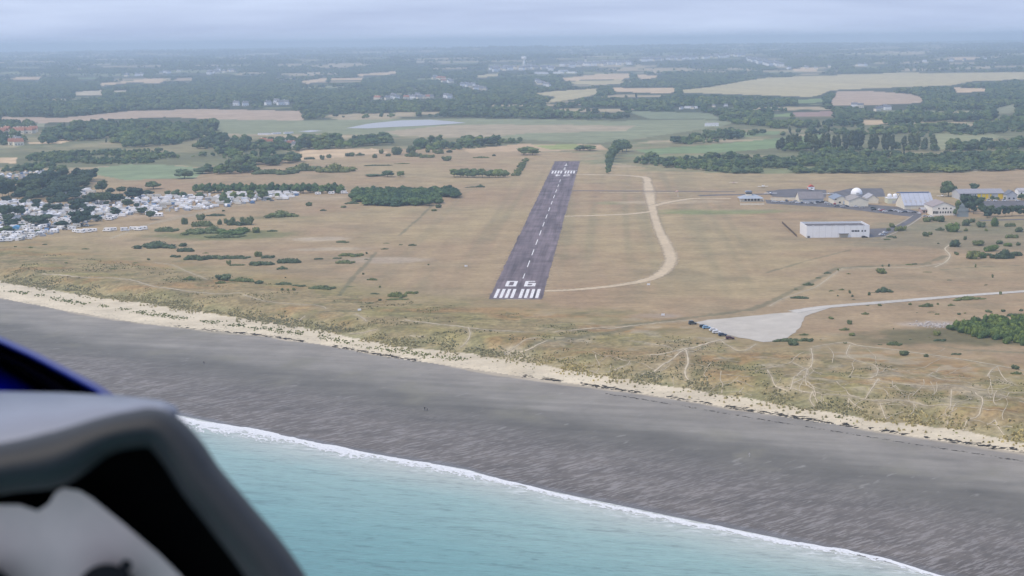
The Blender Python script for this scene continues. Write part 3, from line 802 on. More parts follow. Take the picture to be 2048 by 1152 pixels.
patch('parking_strip', [(1530, 399), (1560, 402), (1640, 402), (1740, 409), (1800, 414), (1845, 425), (1842, 436), (1825, 434), (1750, 425), (1680, 416), (1600, 411), (1535, 407)], M_ROAD, 0.06)
strip('access_road', [(1836, 431), (1818, 443), (1795, 455), (1772, 466)], [6.5, 6, 6, 7], M_ROAD, 0.075)
patch('building_yard', [(1737, 457.5), (1772, 456.5), (1796, 452), (1790, 461), (1768, 473), (1737, 476)], M_ROAD, 0.065)
M_KERB = mat('kerb_concrete', (0.42, 0.39, 0.34), 0.9, 0.1, 0.15, 0.4)
strip('kerb', [(1845, 432), (1826, 446), (1803, 459), (1780, 470), (1762, 477)], 0.9, M_KERB, 0.12, ragged=0.05)
strip('kerb', [(1826, 431), (1808, 442), (1790, 452)], 0.7, M_KERB, 0.12, ragged=0.05)
patch('car_park', [(1392, 645), (1415, 640), (1500, 632), (1580, 625), (1640, 617), (1668, 614), (1635, 624), (1610, 633), (1602, 650), (1588, 668), (1562, 682), (1530, 685), (1490, 677),
                   (1445, 668), (1412, 656)], M_GRAVEL2, 0.13)
strip('gravel_road', [(1585, 624), (1640, 615.5), (1700, 610), (1760, 605.5), (1850, 598), (1950, 590), (2075, 581)], [9, 8, 8, 7.5, 7, 7], M_GRAVEL, 0.16)
patch('asphalt_lot', [(1958, 402), (2080, 401), (2080, 414), (1965, 417)], M_ROAD, 0.07)
strip('lane', [(1925, 434), (1926, 418), (1924, 402)], [9, 9, 10], mat('lane_surface', (0.13, 0.15, 0.15), 0.9), 0.06)
strip('lane', [(1960, 441), (2000, 440), (2070, 438)], [6, 6], M_ROAD, 0.06)

# ---- footpaths trodden through the dunes
M_FOOT = worn('trodden_sand', (0.48, 0.415, 0.30), 0.12, 0.62, 0.9)
for (px, w, k) in PATHS:
    if k == 's': strip('footpath', px, w * (0.62 if w < 1.6 else 0.85), M_FOOT, 0.16, 1.6, 0.35)
rp = random.Random(23)
for i in range(120):                                       # the finer web between them
    a, b = rp.uniform(1080, 2040), rp.uniform(0.1, 1.0); top = 690 + (a - 1080) * .055; bot = 742 + (a - 1044) * .132; b = top + (bot - top) * b
    if i % 2:
        q_ = rp.choice(rp.choice([e for e in PATHS if e[2] == 's' and e[0][0][0] > 1100])[0]); a, b = q_
        if not (690 < b and a < 2040): continue
    pts = [(a, b)]; ang = rp.choice((rp.uniform(-.5, .5), rp.uniform(1.0, 2.1)))
    for _ in range(rp.randint(3, 6)):
        ang += rp.uniform(-.6, .6); a += rp.uniform(10, 24) * math.cos(ang); b += 9 * math.sin(ang)
        if not 690 < b < 742 + (a - 1044) * .132 - 6: break
        pts.append((a, b))
    if len(pts) > 2: strip('footpath', pts, rp.uniform(.35, .6), M_FOOT, 0.15, 1.6, 0.35)

# ---- lagoons
t = NT('lagoon_water'); t.base((0.36, 0.36, 0.36), 0.35, 0.3); t.bump(t.noise(t.pos((1, 3, 1)), 0.5, 3), 0.15, 0.3); M_POND = t.m
for pts in ([(692, 256.5), (740, 247), (800, 241), (860, 239.5), (905, 243), (932, 246), (860, 251), (780, 254.5), (735, 257)],
            [(597, 263), (622, 260.5), (645, 262), (620, 264.5)]):
    patch('pond', pts, M_POND, 0.25, cell=30)

# ================================================================== TREES AND SHRUBS
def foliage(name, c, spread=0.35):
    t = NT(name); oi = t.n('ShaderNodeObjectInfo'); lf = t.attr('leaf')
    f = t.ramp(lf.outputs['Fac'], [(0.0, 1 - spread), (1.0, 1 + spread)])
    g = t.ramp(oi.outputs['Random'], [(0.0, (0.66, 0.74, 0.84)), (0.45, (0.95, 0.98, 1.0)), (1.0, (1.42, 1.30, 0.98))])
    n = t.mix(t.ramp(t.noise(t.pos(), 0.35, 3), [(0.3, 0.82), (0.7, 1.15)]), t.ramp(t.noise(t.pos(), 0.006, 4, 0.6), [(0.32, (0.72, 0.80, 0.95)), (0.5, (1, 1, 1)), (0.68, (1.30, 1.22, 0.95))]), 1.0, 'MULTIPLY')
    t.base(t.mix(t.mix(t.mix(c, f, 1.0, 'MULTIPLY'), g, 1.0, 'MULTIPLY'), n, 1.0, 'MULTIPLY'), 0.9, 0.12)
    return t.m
M_LEAF = foliage('broad_leaves', (0.115, 0.160, 0.080))
M_PINE = foliage('pine_needles', (0.060, 0.092, 0.058))
M_POP = foliage('poplar_leaves', (0.080, 0.108, 0.066))
M_GORSE = foliage('gorse_leaves', (0.128, 0.158, 0.078))
M_FRESH = foliage('fresh_leaves', (0.11, 0.16, 0.055))
M_FAR = foliage('woodland_leaves', (0.050, 0.075, 0.042))
M_BARK = mat('bark', (0.12, 0.095, 0.07), 0.95, 0.1, 0.3, 2.0)

_bm = bmesh.new(); bmesh.ops.create_icosphere(_bm, subdivisions=2, radius=1.0)
ICO_V = np.array([v.co[:] for v in _bm.verts]); ICO_F = np.array([[v.index for v in f.verts] for f in _bm.faces]); _bm.free()
_bm = bmesh.new(); bmesh.ops.create_icosphere(_bm, subdivisions=1, radius=1.0)
ICO1_V = np.array([v.co[:] for v in _bm.verts]); ICO1_F = np.array([[v.index for v in f.verts] for f in _bm.faces]); _bm.free()

def crown_mesh(name, material, lobes, leaves, size, seed, low=False, flat=0.0):
    """Lobed core under many leaf sprays; lobes are (centre, radii)."""
    r = np.random.default_rng(seed); Vs, Fs, L, o = [], [], [], 0
    base_v, base_f = (ICO1_V, ICO1_F) if low else (ICO_V, ICO_F)
    area = np.array([a[1][0] * a[1][2] for a in lobes]); area = area / area.sum()
    for (c, rad) in lobes:
        v = base_v * (1 + (r.random((len(base_v), 1)) - 0.5) * 0.42) * np.array(rad) * 0.86 + np.array(c)
        v[:, 2] = np.maximum(v[:, 2], flat)
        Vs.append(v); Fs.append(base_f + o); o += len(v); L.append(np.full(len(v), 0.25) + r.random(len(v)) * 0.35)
    k = r.choice(len(lobes), leaves, p=area)
    d = r.normal(size=(leaves, 3)); d[:, 2] = np.abs(d[:, 2]) * 0.9 + d[:, 2] * 0.25; d /= np.linalg.norm(d, axis=1)[:, None]
    cen = np.array([lobes[i][0] for i in k]); rad = np.array([lobes[i][1] for i in k])
    p = cen + d * rad * (0.86 + 0.24 * r.random((leaves, 1)))
    p[:, 2] = np.maximum(p[:, 2], flat + 0.01)
    nrm = d + r.normal(size=d.shape) * 0.55; nrm /= np.linalg.norm(nrm, axis=1)[:, None]
    a = np.cross(nrm, r.normal(size=d.shape)); a /= np.linalg.norm(a, axis=1)[:, None]; b = np.cross(nrm, a)
    s = size * (0.6 + 0.8 * r.random((leaves, 1)))
    q = np.stack([p + a * s, p + b * s * 0.7, p - a * s, p - b * s * 0.7], 1).reshape(-1, 3)
    Vs.append(q); idx = np.arange(leaves * 4).reshape(-1, 4) + o
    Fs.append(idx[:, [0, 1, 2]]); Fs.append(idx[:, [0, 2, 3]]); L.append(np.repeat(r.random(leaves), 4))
    me = mesh_from(name, np.concatenate(Vs), np.concatenate(Fs), [material])
    add_attr(me, 'leaf', np.concatenate(L))
    return me

def lobes_round(seed, n=7, w=0.42, z0=0.30, z1=0.80):
    r = np.random.default_rng(seed); out = [((0, 0, 0.55), (w * .72, w * .72, 0.36))]
    for i in range(n):
        a = 2 * math.pi * i / n + r.random() * .8; q = w * (0.42 + 0.3 * r.random()); s = 0.17 + 0.12 * r.random()
        out.append(((q * math.cos(a), q * math.sin(a), z0 + (z1 - z0) * r.random()), (s, s, s * 0.9)))
    out.append(((r.normal() * .06, r.normal() * .06, 0.80), (0.2, 0.2, 0.19)))
    return out
def lobes_pine(seed):
    r = np.random.default_rng(seed); out = []
    for i in range(7):
        a = 2 * math.pi * i / 7 + r.random(); q = 0.30 * r.random() + 0.08; s = 0.17 + 0.1 * r.random()
        out.append(((q * math.cos(a), q * math.sin(a), 0.38 + 0.42 * r.random()), (s * 1.2, s * 1.2, s * 0.85)))
    out.append(((0, 0, 0.62), (0.27, 0.27, 0.30)))
    return out
def lobes_poplar(seed):
    r = np.random.default_rng(seed)
    return [((r.normal() * .02, r.normal() * .02, z), (w, w, 0.17)) for z, w in ((0.2, .10), (0.34, .15), (0.5, .165), (0.64, .15), (0.78, .115), (0.9, .07))]
def lobes_bush(seed, n, flat=1.0):
    """unit width, height about 0.5"""
    r = np.random.default_rng(seed); out = [((0, 0, 0.12), (0.34, 0.30, 0.24))]
    for i in range(n):
        a = r.random() * 2 * math.pi; q = 0.36 * math.sqrt(r.random()); s = 0.11 + 0.12 * r.random()
        out.append(((q * math.cos(a), q * math.sin(a) * .85, 0.08 + 0.2 * r.random()), (s, s, s * flat)))
    return out
def lobes_mat(seed, n):
    r = np.random.default_rng(seed); out = []
    for i in range(n):
        x = (i + 0.5) / n - 0.5; s = (0.09 + 0.07 * r.random()) * (1.15 - abs(x) * 1.1)
        out.append(((x * 0.9, r.normal() * 0.10, 0.03 + 0.05 * r.random()), (s * 1.25, s * 1.1, s * (0.9 + .5 * r.random()))))
    return out
CROWN = {'broad': [crown_mesh('broad_crown', M_LEAF, lobes_round(s), 420, 0.052, s) for s in (1, 2, 3, 4)],
         'pine': [crown_mesh('pine_crown', M_PINE, lobes_pine(s), 420, 0.05, s) for s in (5, 6, 7)],
         'poplar': [crown_mesh('poplar_crown', M_POP, lobes_poplar(s), 380, 0.04, s) for s in (8, 9)],
         'bush': [crown_mesh('bush_crown', M_GORSE, lobes_bush(s, 8), 360, 0.045, s) for s in (10, 11, 12)],
         'mat': [crown_mesh('thicket_crown', M_GORSE, lobes_mat(s, 11), 420, 0.032, s) for s in (13, 14, 15)],
         'fresh': [crown_mesh('fresh_crown', M_FRESH, lobes_bush(s, 9), 380, 0.045, s) for s in (16, 17)],
         'grove': [crown_mesh('grove_crown', foliage('grove_leaves', (0.090, 0.145, 0.066)), lobes_round(s, 8, 0.5, .25, .7), 420, 0.055, s) for s in (18, 19, 20)]}
def trunk_mesh(h, r):
    m = MB(); m.tube([(0, 0, -0.03), (0.01, 0, h * .5), (0, 0.01, h)], [r, r * .8, r * .55], 7)
    for k in range(3):
        a = k * 2.1 + .4; m.tube([(0, 0, h * .72), (0.13 * math.cos(a), 0.13 * math.sin(a), h * 1.18)], [r * .5, r * .2], 5)
    return m.mesh('trunk', [M_BARK])
TRUNK = {'broad': trunk_mesh(0.45, 0.030), 'pine': trunk_mesh(0.62, 0.022), 'poplar': trunk_mesh(0.5, 0.016), 'grove': trunk_mesh(0.4, 0.03)}
NAME = {'broad': 'broadleaf_tree', 'pine': 'pine_tree', 'poplar': 'poplar_tree', 'bush': 'bush', 'mat': 'gorse_thicket', 'fresh': 'leafy_bush', 'grove': 'grove_tree'}
CATS = {'broad': 'tree', 'pine': 'tree', 'poplar': 'tree', 'bush': 'bush', 'mat': 'bush', 'fresh': 'bush', 'grove': 'tree'}
_rr = random.Random(3)
SRC = {}
def plant(kind, p, w, h, depth=None, label=None, group=None):
    """w, h in metres at ground point p"""
    k = _rr.randrange(len(CROWN[kind])); rz = _rr.uniform(0, 6.28)
    if kind in ('bush', 'mat', 'fresh'):
        if kind == 'mat': rz = _rr.uniform(-.25, .25) + (math.pi if _rr.random() < .5 else 0)
        o = link(NAME[kind], CROWN[kind][k]); o.location = (p[0], p[1], p[2] - 0.1); o.rotation_euler = (0, 0, rz)
        dz = {'bush': 0.42, 'mat': 0.20, 'fresh': 0.42}[kind]
        o.scale = (w, depth or w * 0.9, h / dz)
        tag(o, label, CATS[kind], group); SRC.setdefault(kind, o)
        return o
    base_w = {'broad': 0.84, 'pine': 0.86, 'poplar': 0.33, 'grove': 1.0}[kind]
    o = thing(NAME[kind], label, CATS[kind], (p[0], p[1], p[2] - 0.1), rz, (w / base_w, w / base_w, h), group)
    c = link('crown', CROWN[kind][k], o); link('trunk', TRUNK[kind], o)
    SRC.setdefault(kind, c)
    return o

PLANTS = []                                               # (kind, px, py, w px, h px, region words)
def z(x0, y0, s, rows, where, kind=None):
    for q in rows:
        a, b, w, h = q[:4]; k = q[4] if len(q) > 4 else kind
        wp, hp = w / s, h / s
        if where.startswith(('on the rough', 'on the scrubby')): wp *= 1.35; hp *= 1.2
        else: wp *= 1.12
        if k is None: k = 'mat' if wp > 2.6 * hp else 'bush'
        PLANTS.append((k, x0 + a / s, y0 + b / s, wp, hp, where))
z(0, 480, 3.84, [(1190, 70, 270, 55), (1420, 95, 110, 40), (1400, 52, 70, 40), (1340, 135, 70, 25), (1500, 158, 170, 50), (1660, 150, 150, 40), (1820, 150, 160, 35), (1755, 190, 35, 40),
                 (1820, 200, 100, 18), (1960, 200, 90, 40), (1140, 155, 30, 18), (1580, 104, 40, 10)], 'on the heath below the camper vans')
z(0, 480, 3.84, [(1455, 310, 75, 28), (1700, 310, 130, 60), (1850, 325, 170, 45), (1690, 338, 70, 28), (505, 180, 30, 14), (340, 38, 35, 12), (230, 63, 28, 12), (115, 55, 20, 12), (650, 73, 50, 12),
                 (1035, 178, 40, 8), (870, 226, 50, 10)], 'on the slope above the left dunes')
z(512, 480, 3.84, [(20, 130, 60, 50), (85, 142, 90, 30), (250, 185, 150, 50), (300, 176, 60, 30), (40, 200, 160, 40), (200, 228, 70, 25), (480, 152, 60, 18), (620, 146, 60, 16), (720, 130, 160, 35),
                   (680, 186, 130, 35), (660, 24, 90, 22), (985, 74, 50, 12), (1000, 28, 45, 8), (1200, 46, 55, 18), (1110, 40, 26, 10), (848, 151, 26, 9), (850, 108, 20, 20), (825, 266, 18, 18)],
  'on the open heath left of the runway')
z(512, 480, 3.84, [(225, 293, 16, 14), (210, 347, 110, 30), (320, 358, 90, 20), (500, 385, 180, 40), (200, 388, 26, 26), (245, 390, 24, 22), (290, 388, 32, 28), (20, 338, 80, 35), (890, 312, 70, 24),
                   (910, 417, 60, 14), (950, 366, 22, 22), (950, 467, 30, 22), (870, 490, 56, 12), (1080, 445, 130, 50), (1085, 462, 150, 18), (1190, 416, 90, 28), (1325, 194, 14, 14), (720, 361, 60, 8)],
  'between the left dunes and the runway end')
z(512, 200, 3.84, [(405, 815, 60, 40), (515, 853, 44, 16), (670, 828, 50, 22), (735, 800, 90, 20), (1400, 830, 60, 40), (1365, 855, 50, 24), (185, 905, 210, 50), (1725, 672, 60, 20), (1670, 672, 120, 8),
                   (1405, 748, 40, 14)], 'around the dense grove')
z(512, 200, 3.84, [(325, 463, 24, 25), (410, 458, 70, 22), (508, 460, 40, 42), (560, 446, 45, 38), (712, 434, 75, 35), (795, 428, 60, 20), (915, 445, 45, 36), (960, 413, 55, 45), (1010, 433, 40, 25),
                   (1075, 422, 90, 80), (1190, 405, 80, 60), (1200, 438, 110, 40), (1310, 445, 100, 30), (1320, 403, 50, 30), (1460, 468, 90, 45), (1490, 404, 50, 25), (1400, 414, 80, 40), (1730, 448, 110, 18),
                   (1830, 431, 35, 18), (940, 508, 180, 14), (1120, 493, 100, 10)], 'in the pale fields behind the grove')
z(512, 200, 3.84, [(590, 562, 260, 62), (350, 550, 220, 55), (130, 575, 300, 50)], 'on the field edge behind the grove', 'mat')
z(280, 350, 6.024, [(540, 598, 80, 95), (720, 545, 105, 85), (740, 628, 210, 85), (950, 600, 60, 75), (1080, 610, 130, 105), (1280, 605, 150, 115), (1190, 612, 120, 60), (700, 720, 360, 70), (870, 690, 240, 70),
                    (1060, 730, 330, 90, 'fresh'), (1230, 695, 210, 75, 'fresh'), (1400, 695, 130, 80), (1590, 685, 110, 30), (300, 690, 250, 70), (600, 695, 120, 60), (1000, 765, 400, 50), (1000, 440, 40, 30),
                    (900, 500, 200, 40)], 'in the green thicket below the campsite')
z(1536, 480, 3.84, [(315, 352, 70, 25), (390, 296, 40, 12), (215, 380, 22, 10), (250, 455, 120, 30), (490, 395, 40, 10), (570, 387, 40, 14), (630, 410, 24, 28), (648, 437, 24, 20), (538, 432, 20, 14),
                    (660, 458, 28, 8), (782, 425, 30, 32), (900, 406, 110, 40), (820, 405, 60, 6), (880, 260, 100, 55), (930, 205, 18, 30), (880, 205, 14, 20), (540, 236, 18, 20), (460, 259, 50, 15), (620, 264, 30, 10)],
  'between the taxi track and the gravel road')
z(1536, 480, 3.84, [(1395, 311, 35, 8), (1727, 290, 16, 32), (1675, 349, 26, 10), (1230, 250, 60, 10), (1090, 194, 50, 14), (1130, 190, 40, 14), (862, 508, 38, 26), (768, 505, 25, 8), (1090, 500, 24, 22),
                    (1230, 518, 100, 32), (1307, 500, 18, 22), (1410, 507, 50, 16), (1550, 464, 220, 30), (1790, 420, 22, 30), (1595, 210, 15, 30), (1450, 112, 35, 25)], 'along the gravel road at the right')
z(1536, 480, 3.84, [(1700, 558, 60, 30), (1810, 553, 40, 28), (1900, 590, 90, 30), (1950, 548, 40, 24), (1965, 588, 40, 30), (1470, 576, 34, 24), (1518, 565, 24, 12), (1145, 561, 14, 8), (1300, 574, 34, 14),
                    (1260, 557, 60, 8), (750, 575, 50, 20), (490, 608, 50, 22), (632, 650, 40, 42), (595, 698, 70, 24), (650, 738, 70, 36), (280, 735, 60, 18), (405, 769, 20, 10)], 'between the gravel road and the sand pit')
z(1536, 480, 3.84, [(980, 815, 100, 40), (1050, 890, 82, 58), (1222, 900, 38, 32), (1450, 884, 70, 20), (1300, 735, 60, 45), (1325, 780, 90, 25), (1910, 995, 62, 42), (1915, 1034, 70, 25), (150, 785, 190, 40),
                    (200, 812, 80, 46), (300, 783, 90, 36), (595, 797, 26, 16), (860, 807, 30, 10), (1240, 749, 20, 8), (1095, 766, 20, 8), (965, 686, 12, 14)], 'beside the footpath below the car park')
z(1840, 420, 9.6, [(160, 232, 150, 105), (300, 215, 130, 95), (440, 232, 140, 120), (640, 430, 240, 165, 'fresh'), (400, 400, 120, 50), (120, 510, 110, 100), (900, 305, 160, 120), (1010, 240, 120, 70), (1200, 335, 210, 115),
                   (1460, 320, 160, 160, 'fresh'), (1760, 325, 170, 70), (1280, 408, 60, 55), (880, 410, 70, 55), (1920, 425, 160, 90), (1780, 545, 210, 75), (690, 710, 200, 130)], 'on the rough ground below the yellow building')
z(1840, 420, 9.6, [(1150, 690, 240, 125), (1400, 800, 230, 140, 'fresh'), (1560, 655, 140, 75), (1720, 705, 140, 85, 'fresh'), (1890, 685, 90, 65), (870, 575, 60, 72), (1080, 830, 120, 50), (1040, 950, 200, 150), (1230, 930, 140, 110, 'fresh'),
                   (1330, 880, 120, 60), (1660, 950, 350, 140), (1900, 890, 200, 90), (720, 868, 80, 60), (350, 650, 40, 25), (200, 480, 80, 60), (-560, 530, 110, 40), (-620, 580, 90, 30), (-480, 545, 60, 45), (-520, 340, 110, 80),
                   (-430, 410, 120, 90), (-600, 400, 80, 60), (-330, 400, 130, 90)], 'on the scrubby slope above the right heath')
# explicit trees
def t_(rows, where, kind):
    for a, b, w, h in rows: PLANTS.append((kind, a, b, w, h, where))
t_([(908, 354, 18, 16), (921, 354.3, 19, 17), (935, 354.5, 19, 17), (950, 354.6, 19, 17), (965, 354.7, 19, 17), (979, 354.8, 17, 15), (991, 354.8, 17, 16), (1002, 354.6, 17, 16), (1011, 354.4, 13, 14)],
   'in the short row left of the far runway end', 'broad')
t_([(775, 354, 22, 13), (801, 354, 13, 12), (748, 352, 30, 4)], 'in the field in front of the far pale fields', 'broad')
t_([(1048, 310, 24, 16), (1065, 310, 24, 16), (1160, 301.5, 20, 11), (1180, 301.5, 24, 11)], 'beyond the far runway end', 'broad')
t_([(1216, 347, 9, 12), (1217, 342, 11, 16), (1218, 336, 13, 20), (1219.5, 330, 14, 24), (1222, 324, 16, 27), (1225, 318, 17, 27), (1229, 312, 18, 24), (1236, 307, 22, 22), (1245, 304, 24, 22), (1253, 303, 22, 20), (1240, 297, 26, 18)],
   'in the line beyond the sandy track', 'broad')
t_([(5, 396, 26, 36), (17, 392, 26, 36), (25, 387, 18, 28), (3, 378, 24, 26), (12, 438, 28, 30), (36, 436, 24, 26), (80, 453, 40, 24), (22, 453, 25, 16), (14, 466, 26, 15), (125, 454, 27, 13), (158, 452, 30, 32), (153, 424, 26, 26),
    (181, 428, 17, 17), (191, 441, 14, 12), (88, 426, 12, 12), (43, 456, 10, 9)], 'among the caravans at the left edge', 'pine')
t_([(178, 409, 20, 20), (195, 409, 24, 25), (212, 411, 26, 28), (226, 409, 22, 22), (238, 404, 18, 17), (205, 385, 20, 24), (222, 389, 18, 14), (240, 388, 18, 15), (272, 398, 24, 24), (258, 398, 15, 16), (297, 391, 17, 11)],
   'in the middle of the campsite', 'pine')
t_([(307, 378, 26, 15), (335, 393, 10, 12), (352, 393, 15, 14), (367, 394, 14, 11), (400, 395, 17, 10), (447, 406, 14, 22), (455, 410, 12, 14), (468, 397, 13, 14), (484, 397, 12, 11), (501, 401, 15, 20), (525, 400, 22, 22), (555, 395, 9, 9),
    (369, 357, 32, 18), (405, 347, 30, 14)], 'at the far edge of the campsite', 'broad')
t_([(1897, 393, 26, 30), (1886, 390, 12, 14), (1949, 381, 16, 14)], 'beside the yellow building', 'broad')
t_([(1962, 400, 15, 6), (1985, 400, 9, 9), (2012, 400, 9, 6), (2043, 400, 16, 12), (1995, 401, 9, 7)], 'in front of the yellow panels', 'broad')
t_([(1938, 424, 22, 36), (1947, 428, 15, 26), (1934, 415, 16, 26), (1968, 432, 16, 22), (1982, 433, 14, 22), (1996, 434, 13, 20), (2010, 433, 13, 22), (2024, 432, 13, 22), (2038, 432, 13, 22), (2052, 432, 13, 22), (1975, 436, 12, 16),
    (1959, 418, 16, 22)], 'in the dark row before the asphalt lot', 'pine')
t_([(1914, 424, 8, 20), (1917, 414, 8, 14), (1910, 432, 8, 14)], 'beside the cream clubhouse', 'broad')
# poplars and tall trees of the right-hand valley
for a, h in zip((1556, 1563, 1576, 1585, 1593, 1600, 1613, 1621, 1630, 1646, 1654, 1668, 1676, 1690, 1702, 1712, 1722, 1742, 1752, 1768, 1776, 1784, 1808, 1822, 1834, 1850, 1866), (20, 26, 30, 34, 36, 32, 36, 40, 38, 34, 36, 30, 34, 36, 40, 42, 38, 36, 34, 38, 40, 36, 30, 36, 34, 26, 34)):
    PLANTS.append(('poplar', a, 300 + (a % 7) - 3, 11 + a % 4, h * .86, 'in the tall line across the right valley'))
# rows behind the campsite
for i in range(24):
    a = 392 + i * 12.6; PLANTS.append(('grove', a, 385 + (i % 3) * 0.8, 17, 17 + (i * 7 % 5), 'in the dark row behind the campsite'))

groups = {}
for q in PLANTS: groups.setdefault((q[0], q[5]), []).append(q)
for (kind, where), qs in groups.items():
    qs.sort(key=lambda q: q[1])
    big = sorted(q[3] * q[4] for q in qs)[len(qs) * 2 // 3] if len(qs) > 3 else 1e9
    cnt = {}
    for q in qs:
        size = 'large' if q[3] * q[4] > big else 'small'
        noun = {'mat': 'low spreading thicket', 'bush': 'rounded dark bush', 'fresh': 'bright green bush', 'broad': 'leafy tree', 'pine': 'dark pine tree', 'poplar': 'slender poplar', 'grove': 'dense leafy tree'}[kind]
        if len(qs) <= 3: size = ['left', 'middle', 'right'][qs.index(q)] if len(qs) == 3 else (['left', 'right'][qs.index(q)] if len(qs) == 2 else 'single'); key = None
        else: key = size
        cnt[key] = cnt.get(key, 0) + 1
        lab = f'{size} {noun} {where}' if key is None else f'{ORD[cnt[key] - 1]} {size} {noun} from the left {where}'
        tot = sum(1 for e in qs if ('large' if e[3] * e[4] > big else 'small') == size)
        if key and tot == 1: lab = f'only {size} {noun} {where}'
        for a_ in ('leafy ', 'dark ', 'rounded '):
            if len(lab.split()) > 16: lab = lab.replace(a_, '', 1)
        p = G(q[1], q[2]); s = ppm(p); w, h = q[3] / s, q[4] / s
        if kind in ('mat', 'bush', 'fresh'):
            sinv = (CAM_Z - p[2]) / np.linalg.norm(p - CAMP)
            dep = min(w * 0.75, 0.6 * h / sinv) if kind == 'mat' else w * 0.8
            hh = max(h - dep * sinv * 0.55, h * 0.4) * 0.8
            p = p + np.array([0, dep * 0.4, 0]); p[2] = float(height(p[0], p[1]))
            plant(kind, p, w * 1.08, hh * 1.08, dep * 1.1, lab, f'bushes {where}')
        else:
            plant(kind, p, w * 1.1, h * 1.05, None, lab, f'trees {where}')

def poisson(poly, step, seed, jit=0.45, cap=100000):
    r = np.random.default_rng(seed); x0, y0 = poly.min(0); x1, y1 = poly.max(0)
    gx, gy = np.meshgrid(np.arange(x0, x1, step), np.arange(y0, y1, step)); gx = gx.ravel(); gy = gy.ravel()
    gx = gx + r.uniform(-jit, jit, gx.shape) * step; gy = gy + r.uniform(-jit, jit, gy.shape) * step
    m = inside(poly, gx, gy)
    return np.stack([gx[m], gy[m]], 1)

# the grove left of the runway and the thicket at the right edge: trees one by one
def wood(px, step, kind, wr, hr, label, group, seed, limit=300):
    W = GW(px); P = poisson(W, step, seed)
    if len(P) > limit: P = P[np.argsort(P[:, 1])][:limit]
    r = random.Random(seed); xq, yq = np.quantile(P[:, 0], (.2, .4, .6, .8)), np.quantile(P[:, 1], (.25, .5, .75))
    for x, y in P:
        ww, hh = r.uniform(*wr), r.uniform(*hr)
        size = 'tall ' if hh > hr[0] * .35 + hr[1] * .65 else 'low ' if hh < hr[0] * .7 + hr[1] * .3 else ''
        lab = f"{size}{label}, {('left end', 'left of centre', 'centre', 'right of centre', 'right end')[int((x > xq).sum())]}, {('front', 'second', 'third', 'back')[int((y > yq).sum())]} rank"
        plant(kind, (x, y, float(height(x, y))), ww, hh, None, lab, group)
    return len(P)
n = wood([(703, 402), (720, 410), (800, 413), (870, 411), (880, 402), (858, 394), (912, 396), (916, 390), (900, 383), (840, 386), (760, 384), (705, 386)], 7.2, 'grove', (9, 13.5), (5.5, 9),
         'tree in the dense grove left of the runway', 'trees packed in the grove', 41, 170)
n2_ = wood([(35, 400), (45, 372), (75, 362), (120, 358), (190, 358), (188, 372), (165, 378), (170, 398), (120, 404), (60, 402)], 14.5, 'pine', (9, 15), (7, 15),
           'dark pine clumped behind the leftmost caravans', 'pines clumped in the campsite', 42, 110)
n3_ = wood([(1900, 658), (1925, 668), (1985, 681), (2060, 694), (2060, 640), (1985, 642), (1940, 648)], 4.6, 'fresh', (5, 8.5), (2.6, 4.4),
           'bush in the big thicket at the right edge', 'bushes packed in the right thicket', 43, 120)
n4_ = wood([(1025, 353), (1037, 352), (1056, 320), (1050, 318)], 5.5, 'bush', (6, 8), (2, 3.2), 'bush in the slanting hedge by the runway', 'slanting hedge bushes', 44, 60)
rp_ = random.Random(31); cand = []
while len(cand) < 30:                                     # pines standing singly between the pitches
    a, b = rp_.uniform(5, 330), rp_.uniform(398, 462)
    if b < 482 - a * .14: cand.append((a, b, rp_.uniform(10, 20), rp_.uniform(.8, 1.2)))
for k_, (a, b, h_p, f_p) in enumerate(sorted(cand)):
    p = G(a, b); s_ = ppm(p); plant('pine', p, h_p / s_ * f_p, h_p / s_, None, f'{ORD[k_]} pine from the left among those standing singly between the caravans', 'single pines between the pitches')
print('grove', n, n2_, n3_, n4_)


# ================================================================== BUILDINGS
W_WHITE = mat('white_cladding', (0.84, 0.85, 0.87), 0.5, 0.3, 0.05, 0.3)
W_CREAM = mat('cream_render', (0.80, 0.74, 0.60), 0.8, 0.2, 0.10, 0.4)
W_PALE = mat('pale_green_cladding', (0.66, 0.68, 0.54), 0.7, 0.2, 0.1, 0.4)
W_GREY = mat('grey_cladding', (0.52, 0.53, 0.55), 0.6, 0.3, 0.12, 0.4)
W_PINK = mat('pinkish_render', (0.52, 0.38, 0.33), 0.8, 0.2, 0.12, 0.5)
W_YEL = mat('yellow_panels', (0.85, 0.60, 0.03), 0.6, 0.3, 0.08, 0.4)
R_GREY = mat('grey_roof_sheet', (0.26, 0.26, 0.275), 0.6, 0.3, 0.18, 0.25)
R_PALE = mat('pale_roof_sheet', (0.40, 0.395, 0.41), 0.55, 0.35, 0.14, 0.25)
R_BLUE = mat('blue_grey_roof', (0.23, 0.27, 0.34), 0.5, 0.35, 0.14, 0.3)
R_DARK = mat('dark_roof_felt', (0.135, 0.125, 0.13), 0.9, 0.2, 0.2, 0.25)
R_RED = mat('clay_roof_tiles', (0.34, 0.16, 0.11), 0.85, 0.2, 0.2, 0.5)
R_SLATE = mat('slate_roof', (0.17, 0.18, 0.21), 0.6, 0.3, 0.2, 0.5)
R_TRIM = mat('blue_ridge_trim', (0.10, 0.17, 0.36), 0.5, 0.3)
GLASS = mat('dark_glass', (0.025, 0.03, 0.04), 0.15, 0.6, 0.05)
BLACK = mat('dark_opening', (0.02, 0.02, 0.022), 0.9, 0.1)
CONC = mat('concrete', (0.40, 0.39, 0.37), 0.9, 0.1, 0.2, 0.5)
MET = mat('galvanised_steel', (0.34, 0.35, 0.37), 0.45, 0.5, 0.1, 2.0, 0.4)
RUB = mat('black_rubber', (0.02, 0.02, 0.02), 0.85, 0.2)


